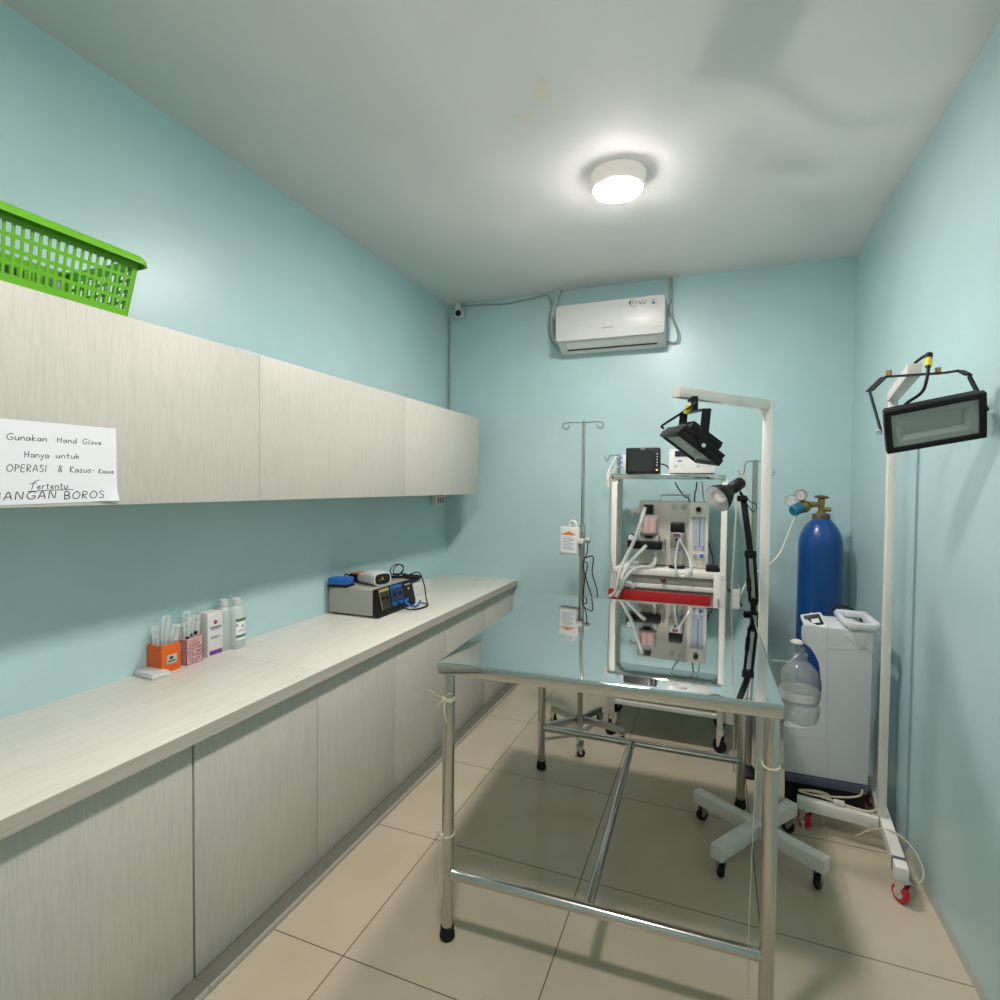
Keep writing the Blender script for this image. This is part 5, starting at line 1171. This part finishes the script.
# ------------------------------------------------------------------ oxygen cylinder
OY = 3.54
oc_ = A(819.5, 580, y=OY); ox = oc_.x
ow = (A(842, 580, y=OY).x-A(797, 580, y=OY).x)/2*1.0
ztop = A(819, 519, y=OY).z; zsho = A(819, 545, y=OY).z
t = thing('oxygen_cylinder', 'tall blue oxygen cylinder standing in the back right corner', 'gas cylinder', (ox, OY, 0))
hs = ztop-zsho
mb = MB(); mb.lathe([(0, .0), (ow*.92, .0), (ow, .012), (ow, zsho-.06), (ow*.998, zsho-.01), (ow*.98, zsho+hs*.16), (ow*.92, zsho+hs*.36), (ow*.83, zsho+hs*.55), (ow*.72, zsho+hs*.71), (ow*.60, zsho+hs*.84), (ow*.50, zsho+hs*.93), (ow*.40, ztop), (0, ztop)], (ox, OY, 0), seg=48); mb.build('cylinder_body', 'blue', t)
zc1 = A(819, 513.5, y=OY).z
mb = MB(); mb.lathe([(0, ztop-.004), (ow*.395, ztop-.006), (ow*.41, ztop+.006), (ow*.40, zc1-.006), (ow*.35, zc1), (0, zc1)], (ox, OY, 0), seg=32); mb.build('neck_collar', 'rust', t)
O = lambda px, py, y=OY: A(px, py, y=y)
vt = O(819, 497)
mb = MB(); mb.lathe([(.022, zc1-.001), (.022, zc1+.012), (.015, zc1+.018), (.017, zc1+.06), (.020, zc1+.075), (.014, zc1+.09), (.008, zc1+.095), (.008, vt.z-.004), (0, vt.z)], (ox, OY, 0), seg=20)
mb.cyl((ox+.01, OY, zc1+.024), (ox+.048, OY-.004, zc1+.024), .0125, seg=14)
mb.cyl((ox-.01, OY, zc1+.05), (ox-.06, OY-.012, zc1+.05), .0145, seg=14); mb.cyl((ox-.042, OY-.009, zc1+.05), (ox-.064, OY-.013, zc1+.05), .019, seg=6)
mb.build('valve', 'brass', t)
mb = MB(); mb.lathe([(0, -.006), (.034, -.006), (.040, 0), (.034, .006), (.012, .010), (0, .012)], (ox, OY, vt.z), (.06, -.05, 1), 10); mb.build('hand_wheel', 'brass_dark', t)
mb = MB(); q = O(832, 527.5, OY-ow*.5); mb.ball(q+V((-.024, .016, -.012)), .016, (1.2, .7, .35)); mb.build('worn_patch', 'tan', t)
t = thing('gas_regulator', 'brass gas regulator with two round gauges on the blue cylinder', 'regulator', O(802, 505))
rc = O(802.5, 507, OY-.02)
mb = MB(); mb.lathe([(0, -.034), (.026, -.034), (.034, -.024), (.036, 0), (.030, .014), (.016, .02), (0, .02)], rc, (-.75, -.6, -.35), 24); mb.cyl(rc, (ox-.060, OY-.012, zc1+.05), .010, seg=12)
mb.build('regulator_body', 'brass', t)
kd = V((-.72, -.62, -.30)).normalized()
mb = MB(); mb.lathe([(0, .018), (.030, .018), (.032, .024), (.030, .070), (.024, .076), (0, .076)], rc, kd, 12); mb.build('pressure_knob', 'teal_knob', t)
for k, (px, py, dy) in enumerate(((791.0, 500.2, -.055), (800.8, 495.3, -.045))):
    gc = O(px, py, OY+dy); gd = V((-.22, -1, -.10)).normalized()
    mb = MB(); mb.lathe([(0, -.022), (.024, -.022), (.031, -.012), (.031, .004), (.027, .006), (.027, .002), (0, .002)], gc, gd, 28); mb.cyl(gc-gd*.01, rc, .007, seg=10); gg = mb.build('gauge', 'brass_dark' if k else 'chrome', t)
    mb = MB(); mb.cyl(gc+gd*.002, gc+gd*.0035, .0268, seg=28); gf = mb.build('gauge_face', 'gauge_face', gg)
    sd_ = gd.cross(V((0, 0, 1))).normalized(); mb = MB(); mb.rod(gc+gd*.0045-V((0, 0, .01)), gc+gd*.0045+V((0, 0, .012))+sd_*.006, .0018, .0018); mb.tube([gc+gd*.0042+sd_*(.019*math.cos(a))+V((0, 0, .019*math.sin(a))) for a in [-.6+.45*j for j in range(10)]], .0011, 4, 2); mb.build('dial_marks', 'ink', gg)
mb = MB(); mb.tube([rc+kd*.03+V((0, 0, -.028)), O(793, 522, OY-.06), O(787, 537, OY-.07), O(780, 553, OY-.10), O(770, 564, OY-.16), O(757, 572, OY-.22), O(748, 581, OY-.26), O(741, 594, OY-.29), O(737, 606, OY-.30), O(734, 630, OY-.30)], .0055, 8)
o = mb.build('oxygen_hose', 'cable_white', None, origin=O(780, 553)); tag(o, 'white oxygen hose running from the regulator behind the white post', 'hose')

# ------------------------------------------------------------------ oxygen concentrator
cn = V((0.600, 2.735, 0)); fd = V((-1, 0, 0)); nn = V((0, -1, 0)) # along the face to the left; outward normal
bk = -nn
p0 = V((0.600, 2.735, 0))
K = lambda px, py, off=0.0: Apl(px, py, p0+nn*off, nn)
t = thing('oxygen_concentrator', 'pale grey oxygen concentrator with carrying handle in front of the blue cylinder', 'medical device', p0+fd*.17+bk*.11)
TD = 0.255
outline = [(784.5, 771.5), (868, 786), (869.5, 740), (872.5, 650), (873.5, 636), (862, 630.5), (845, 629.5), (826, 628), (813, 625.5), (804, 623), (801.8, 628), (801.5, 637), (803.5, 643.5), (811, 648.5), (817, 654), (821, 663), (822, 690), (822, 716), (819.5, 724), (813, 729.5), (800, 728), (783.5, 724)]
mb = MB(); mb.prism([K(*q) for q in outline], bk*TD, .008)
cxl, cxr, cyf = K(784.5, 771.5).x, K(868, 786).x, p0.y
zhood = K(803, 645).z
def taper(mb):
    for v_ in mb.bm.verts:
        if (v_.co.y-cyf)/TD > 0.5: v_.co.x += 0.075*max(0, (cxr-v_.co.x)/(cxr-cxl))
taper(mb)
mb.build('casing', 'conc', t)
# side panel skin with seam
sk = [(786.5, 774), (826.5, 780.5), (826.5, 734), (786, 729)]
mb = MB()
for q0, q1 in (((827, 632), (827, 778)), ((786, 734), (826.5, 740)), ((827, 648), (872, 650.5))):
    a, b = K(*q0, .0006), K(*q1, .0006); mb.rod(a, b, .0022, .0022)
mb.build('panel_seam', 'conc_side', t)
# slate skirt and black base
sk = [K(784.5, 772), K(868, 786.5), K(867.2, 795.5), K(784.5, 780.5)]
mb = MB(); mb.prism([q+nn*.001 for q in sk], bk*(TD+.002), .003); taper(mb); mb.build('skirt', 'navy', t)
zb_ = K(830, 790).z
pA_, pB_ = K(785, 785), K(866, 800)
mb = MB(); mb.prism([V((pA_.x, pA_.y, .055))+bk*.012, V((pB_.x, pB_.y, .055))+bk*.012, V((pB_.x, pB_.y, pB_.z+.02))+bk*.012, V((pA_.x, pA_.y, pA_.z+.02))+bk*.012], bk*(TD-.024)); taper(mb); mb.build('base', 'rubber', t)
for u, w_ in ((.12, .03), (.90, .03), (.36, TD-.04), (.90, TD-.04)):
    q = pA_.lerp(pB_, u)+bk*w_; caster((q.x, q.y), .030, .058, .6, t, 'rubber', 'black', .02)
# display and handle
pt = K(812, 622)
mb = MB()
dsp = [K(803.5, 627.5, -.012), K(819.5, 624.5, -.012), K(817, 615.0, -.012), K(805, 619.0, -.012)]
ztopc = max(K(*q).z for q in outline)
dz = ztopc+.0015
d0 = K(806, 625); e1 = -fd
base = V((d0.x, d0.y, K(806, 624).z+.003))
R_ = Matrix((e1, bk, V((0, 0, 1)))).transposed()
Rt = Matrix.Rotation(0.0, 3, 'X')
Rd = R_ @ Matrix.Rotation(math.radians(-14), 3, 'Y') @ Matrix.Rotation(math.radians(16), 3, 'X')
dc = V((d0.x, d0.y, dz-.012))+bk*.075+e1*.042
mb = MB(); mb.box(dc, (.088, .135, .026), Rd, .007, 3); dsp = mb.build('display_bezel', 'conc', t)
nz = Rd @ V((0, 0, 1))
mb = MB(); mb.box(dc+nz*.0135, (.066, .098, .002), Rd, .0008); mb.build('display', 'screen', dsp)
mb = MB(); mb.box(dc+nz*.0148+Rd @ V((.006, -.012, 0)), (.030, .036, .0016), Rd, .0005); mb.build('lit_readout', 'gauge_face', dsp)
# handle: loop around the right end of the top
hr = K(868, 634); hb = V((hr.x, hr.y, ztopc+.002))
mb = MB()
out = [hb-fd*(-.075)+nn*.004, hb-fd*.035+nn*.004, hb-fd*.035+bk*(TD+.004), hb+fd*.075+bk*(TD+.004)]
zt_ = hb.z+.006
def barz(a, b, w_, h_): mb.rod(V((a.x, a.y, zt_)), V((b.x, b.y, zt_)), w_, h_, bevel=.006)
barz(out[0], out[1], .026, .030); barz(out[1]-nn*.012, out[2]+nn*.0, .028, .030); barz(out[2]-nn*-.012, out[3], .026, .030); barz(out[0]-nn*.01, out[3]+nn*.01, .020, .024)
mb.build('handle', 'conc', t)
mb = MB(); mb.prism([K(845, 635, .003), K(875.5, 629, .003), K(877, 634, .003), K(866, 638.5, .003), K(864, 644, .003), K(868.5, 649.5, .003), K(859, 649, .003)], bk*.012, .003); mb.build('handle_cheek', 'conc', t)
MB().ball(K(870, 659)+bk*.06-fd*.01, .014).build('cable_plug', 'rubber', t)
mb = MB(); zz = K(850, 606).z
mb.tube([V((K(842, 611).x, K(842, 611).y, ztopc+.004))+bk*.275, V((K(850, 605).x, K(850, 605).y, ztopc+.030))+bk*.285, V((K(866, 607).x, K(866, 607).y, ztopc+.026))+bk*.285, V((K(874, 607).x, K(874, 607).y, ztopc-.02))+bk*.275-fd*.012, K(871, 656)+bk*.12-fd*.014], .004, 6); mb.build('power_cable', 'rubber', t)
# bottle in the niche
nb = K(802, 726); nb = nb+bk*.098; zn = K(802, 727).z+.001
zn = min(K(813, 729.5).z, K(800, 728).z)-.0
bz = K(800, 728).z
br = .080
t = thing('humidifier_bottle', 'clear water bottle in the niche of the grey concentrator', 'bottle', (nb.x, nb.y, bz))
hn = A(800, 645, y=nb.y).z-bz; hsho = A(800, 668, y=nb.y).z-bz
mb = MB(); mb.lathe([(0, .003), (br*.9, .001), (br, .010), (br, hsho-.03), (br*.93, hsho-.01), (br*.66, hsho+.014), (.036, hsho+.03), (.028, hsho+.036), (.030, hn-.035), (0, hn-.033)], (nb.x, nb.y, bz), seg=36); mb.build('bottle_body', 'clear_thin', t)
mb = MB(); mb.lathe([(0, .006), (br*.9, .005), (br*.955, .012), (br*.955, (hsho)*.62), (0, hsho*.62)], (nb.x, nb.y, bz), seg=32); mb.build('water', 'clear_thin', t)
mb = MB(); mb.lathe([(0, hn-.028), (.018, hn-.028), (.02, hn-.012), (.010, hn-.004), (0, hn-.004)], (nb.x, nb.y, bz), seg=24); mb.build('cap', 'clear_thin', t)
ap = A(797, 642, y=nb.y)
mb = MB(); mb.lathe([(0, -.004), (.026, -.004), (.028, 0), (.02, .008), (0, .010)], ap, (.1, -.1, 1), 24); mb.cyl(ap, V((nb.x-.002, nb.y, bz+hn-.01)), .006, seg=10); mb.build('outlet', 'white_plastic', t)
mb = MB(); zb1, zb2 = A(800, 701, y=nb.y-.05).z, A(800, 693, y=nb.y-.05).z
mb.lathe([(br+.001, zb1), (br+.004, zb1), (br+.004, zb2), (br+.001, zb2), (br+.001, zb1)], (nb.x, nb.y, 0), seg=36); mb.build('strap', 'white_plastic', t)
mb = MB(); mb.tube([V((nb.x, nb.y, bz+hn-.03)), A(790, 661, y=nb.y-.03), A(781, 661, y=nb.y-.06), A(772, 660, y=nb.y-.06)], .005, 8); mb.build('outlet_tube', 'clear_thin', t)

# ------------------------------------------------------------------ air conditioner
AY = YB-0.2
def W2(px, py, y=AY): return A(px, py, y=y)
acx0, acx1 = W2(556, 320).x, W2(664.5, 315).x; acz1 = (W2(557, 307).z+W2(663, 294).z)/2; acz0 = (W2(556, 342).z+W2(664, 332).z)/2; acb = W2(616, 350.5, AY+.13).z
t = thing('air_conditioner', 'white split air conditioner high on the back wall', 'air conditioner', ((acx0+acx1)/2, YB-.1, acb))
mb = MB(); mb.prism([(acx0+.006, YB-.001, acb+.012), (acx0+.006, AY+.145, acb), (acx0+.006, AY+.125, acb+.002), (acx0+.006, AY+.016, acz0+.004), (acx0+.006, AY+.016, acz1-.008), (acx0+.006, AY+.03, acz1-.004), (acx0+.006, YB-.001, acz1-.004)], (acx1-acx0-.004, 0, 0), .004); mb.build('casing', 'white_plastic', t)
# front panel with rounded corners
def rrect(x0, x1, z0, z1, r, y):
    P = []
    for cx, cz, a0 in ((x1-r, z1-r, 0), (x0+r, z1-r, 90), (x0+r, z0+r, 180), (x1-r, z0+r, 270)):
        for k in range(7): a = math.radians(a0+15*k); P.append(V((cx+r*math.cos(a), y, cz+r*math.sin(a))))
    return P
mb = MB(); mb.prism(rrect(acx0, acx1, acz0, acz1, .016, AY), (0, .016, 0), .004); fp = mb.build('front_panel', 'white_plastic', t)
mb = MB(); lx0, lx1 = acx0+.06, acx1-.055
uo = V((0, .5, -.64)).normalized()
def und(k, off): # point on the slanting underside, k from the panel edge to the bottom
    return V((0, lerp(AY+.016, AY+.125, k), lerp(acz0+.004, acb+.002, k)))+V((0, -(acz0-acb), -.109)).normalized()*off
def und_box(k0, k1, xa, xb, off, nm, m):
    mb = MB(); P = [und(k0, -.002), und(k0, off), und(k1, off), und(k1, -.002)]; mb.prism([V((xa, q.y, q.z)) for q in P], (xb-xa, 0, 0)); return mb.build(nm, m, t)
und_box(.10, .66, lx0, lx1, .0025, 'louvre', 'white_plastic')
und_box(.68, .80, lx0-.004, lx1+.004, .0012, 'outlet_slot', 'gap')
# printed marks on the panel
yp = AY-.0006
def fl2(px, py): q = W2(px, py); return V((q.x, yp, q.z))
mb = MB()
x0, x1 = fl2(602, 328).x, fl2(613, 327).x; zc = fl2(607, 327.3).z; n_ = 9
for k in range(n_):
    w_ = (x1-x0)/n_; mb.bb((x0+w_*k, yp, zc-.005), (x0+w_*(k+.72), yp+.0006, zc+.005))
mb.build('brand_lettering', 'grey_print', fp)
def ink(pts, r, m, nm): 
    mb = MB(); mb.tube([fl2(*q) for q in pts], r, 4, 4); return mb.build(nm, m, fp)
# green swoosh round the R32 lettering
ink([(629.5, 303.5), (630, 301), (632, 299.8), (634, 300)], .0022, 'label_green', 'green_swoosh')
ink([(629.5, 303.8), (631, 306), (633.5, 306.8), (636, 305.8)], .0018, 'label_green', 'green_swoosh')
mb = MB(); mb.geo([fl2(628, 303.5), fl2(631.2, 300.5), fl2(631, 305)], [(0, 1, 2)]); mb.build('green_arrow', 'label_green', fp)
def block_text(txt, px0, pz0, pw_, ph_, m, nm, r=.0012):
    st, xe = text_strokes(txt, 0, 0, 1, 1, 0); mb = MB()
    for s_ in st: mb.tube([fl2(px0+x/xe*pw_, pz0-y*ph_-x/xe*pw_*.12) for x, y in s_], r, 4, 2)
    return mb.build(nm, m, fp)
GL['3'] = (.5, [[(.05, .9), (.35, 1), (.42, .75), (.2, .55), (.44, .3), (.3, .02), (.05, .08)]]); GL['2'] = (.5, [[(.06, .8), (.25, 1), (.42, .78), (.06, .02), (.46, .02)]])
block_text('R32', 632.3, 304.4, 5.4, 2.8, 'label_green', 'lettering')
# hands emblem
ink([(639, 301), (640, 303.3), (641.6, 304)], .0024, 'navy', 'hands_emblem'); ink([(646, 300.2), (645.2, 302.6), (643.6, 303.7)], .0024, 'navy', 'hands_emblem'); ink([(640.5, 301.8), (642.2, 303), (644.2, 302.2)], .0016, 'navy', 'hands_emblem')
q = fl2(642.5, 300.2); MB().cyl(q, q+V((0, .0006, 0)), .0055, seg=12).build('leaf_emblem', 'yellow_dim', fp)
# round blue sticker with arcs
q = fl2(653.6, 302.6); MB().cyl(q, q+V((0, .0006, 0)), .0095, seg=20).build('blue_emblem', 'blue_print', fp)
ink([(651.6, 301), (652.6, 299.6), (654.4, 299.2)], .002, 'orange_print', 'orange_arc'); ink([(654.6, 299.3), (656.6, 300.6), (657, 303), (656.2, 304.5)], .0012, 'grey_print', 'grey_arc')
mb = MB()
for k in range(8): q = fl2(649+k*1.15, 307.4-k*.13); mb.bb((q.x, yp, q.z-.003), (q.x+.005, yp+.0006, q.z+.003))
mb.build('lettering', 'silver_label', fp)
ink([(651.5, 326.6), (657, 326), (662.8, 325)], .0022, 'white_plastic', 'panel_ridge')

# refrigerant pipes and cables
Y = YB-.03
mb = MB(); mb.tube([A(558.5, 289.0, y=Y), A(557.5, 296, y=Y), A(555, 306, y=Y), A(552.5, 318, y=Y), A(552.5, 332, y=Y), A(556, 341, y=Y), A(563, 347, y=Y)], .0175, 10, 6)
o = mb.build('refrigerant_pipe', 'pipe_wrap', None, origin=A(553, 320, y=Y)); tag(o, 'wrapped teal-grey pipe curving from the ceiling to the air conditioner', 'pipe')
mb = MB(); Y2 = YB-.012
mb.tube([A(561, 292, y=Y2), A(558, 297, y=Y2-.03), A(553.5, 303, y=Y2), A(550, 313, y=Y2), A(548.5, 328, y=Y2), A(550.5, 339, y=Y2), A(556, 346, y=Y2), A(563, 349.5, y=Y2)], .006, 8)
o = mb.build('drain_tube', 'cable_grey', None, origin=A(549, 325, y=Y2)); tag(o, 'thin grey tube beside the wrapped air conditioner pipe', 'pipe')
mb = MB(); mb.bb((A(669.5, 290, y=YB).x, YB-.022, A(670, 299.5, y=YB).z), (A(672.8, 290, y=YB).x, YB-.001, ZC-.001), .002); cdt = mb.build('cable_duct', 'cable_grey', None, origin=(A(671, 290, y=YB).x, YB-.01, 2.7)); tag(cdt, 'short grey cable duct above the air conditioner\'s right end', 'duct')
mb = MB(); Y3 = YB-.012
mb.tube([A(671, 299, y=Y3), A(669.5, 305, y=Y3), A(669, 311, y=Y3), A(673, 320, y=Y3), A(677, 330, y=Y3), A(678, 337, y=Y3), A(676, 342, y=Y3), A(671, 342.5, y=Y3), A(666, 341, y=Y3)], .005, 8)
mb.tube([A(672, 299, y=Y3), A(672.5, 312, y=Y3), A(675, 322, y=Y3), A(679.5, 332, y=Y3), A(679.5, 342, y=Y3), A(674, 344, y=Y3), A(666, 342.5, y=Y3)], .003, 6)
o = mb.build('power_cable', 'cable_grey', None, origin=A(675, 325, y=Y3)); tag(o, 'grey power cable looping down at the air conditioner\'s right side', 'cable')

# ceiling corner: camera and cables
qc = A(459, 313.5, y=YB-.07)
t = thing('security_camera', 'small white security camera in the back left ceiling corner', 'camera', (qc.x, YB-.05, qc.z))
mb = MB(); mb.bb((qc.x-.045, YB-.05, qc.z+.03), (qc.x-.010, YB-.012, ZC-.001), .004); mb.build('mount', 'white_plastic', t)
mb = MB(); mb.lathe([(0, -.05), (.024, -.05), (.030, -.04), (.031, .012), (.028, .018), (0, .018)], qc, (.12, -1, -.15), 24); mb.cyl(qc+V((-.02, .03, .01)), qc+V((-.028, .035, .045)), .012, seg=12); mb.build('camera_body', 'white_plastic', t)
mb = MB(); e = V((.12, -1, -.15)).normalized(); mb.cyl(qc+e*.018, qc+e*.0205, .022, seg=20); mb.build('lens', 'black', t)
mb = MB(); Y = YB-.012; xk = XL+.012
mb.tube([V((xk, Y, qc.z-.005)), V((xk+.004, Y, 2.55)), V((xk-.002, Y, 2.40)), V((xk+.006, Y, 2.25)), V((xk, Y, 2.0)), V((xk+.002, Y, 1.75)), V((xk, Y, 1.50))], .0055, 8)
o = mb.build('corner_cable', 'cable_grey', None, origin=(xk, Y, 2.2)); tag(o, 'grey cable running down the back left room corner', 'cable')
mb = MB(); mb.tube([A(457, 306, y=Y), A(470, 305.5, y=Y), A(486, 304.5, y=Y), A(505, 304, y=Y), A(525, 300, y=Y), A(540, 296.5, y=Y), A(547, 295.5, y=Y), A(550, 299, y=Y), A(551, 305, y=Y)], .006, 8)
o = mb.build('ceiling_cable', 'cable_grey', None, origin=A(505, 304, y=Y)); tag(o, 'grey cable strung under the ceiling from the camera to the air conditioner pipe', 'cable')

# ------------------------------------------------------------------ world and view
w = bpy.data.worlds.new('world'); SC.world = w; w.use_nodes = True
w.node_tree.nodes['Background'].inputs[0].default_value = (0.5, 0.55, 0.55, 1); w.node_tree.nodes['Background'].inputs[1].default_value = 0.0
vs_ = SC.view_settings; vs_.view_transform = 'Standard'; vs_.look = 'None'; vs_.gamma = 1.0; vs_.exposure = 2.2; vs_.use_curve_mapping = False
SC.cycles.blur_glossy = 0.0; SC.cycles.sample_clamp_indirect = 0.0; SC.cycles.use_guiding = True
SC.cycles.max_bounces = 12; SC.cycles.diffuse_bounces = 6; SC.cycles.glossy_bounces = 6; SC.cycles.transparent_max_bounces = 16
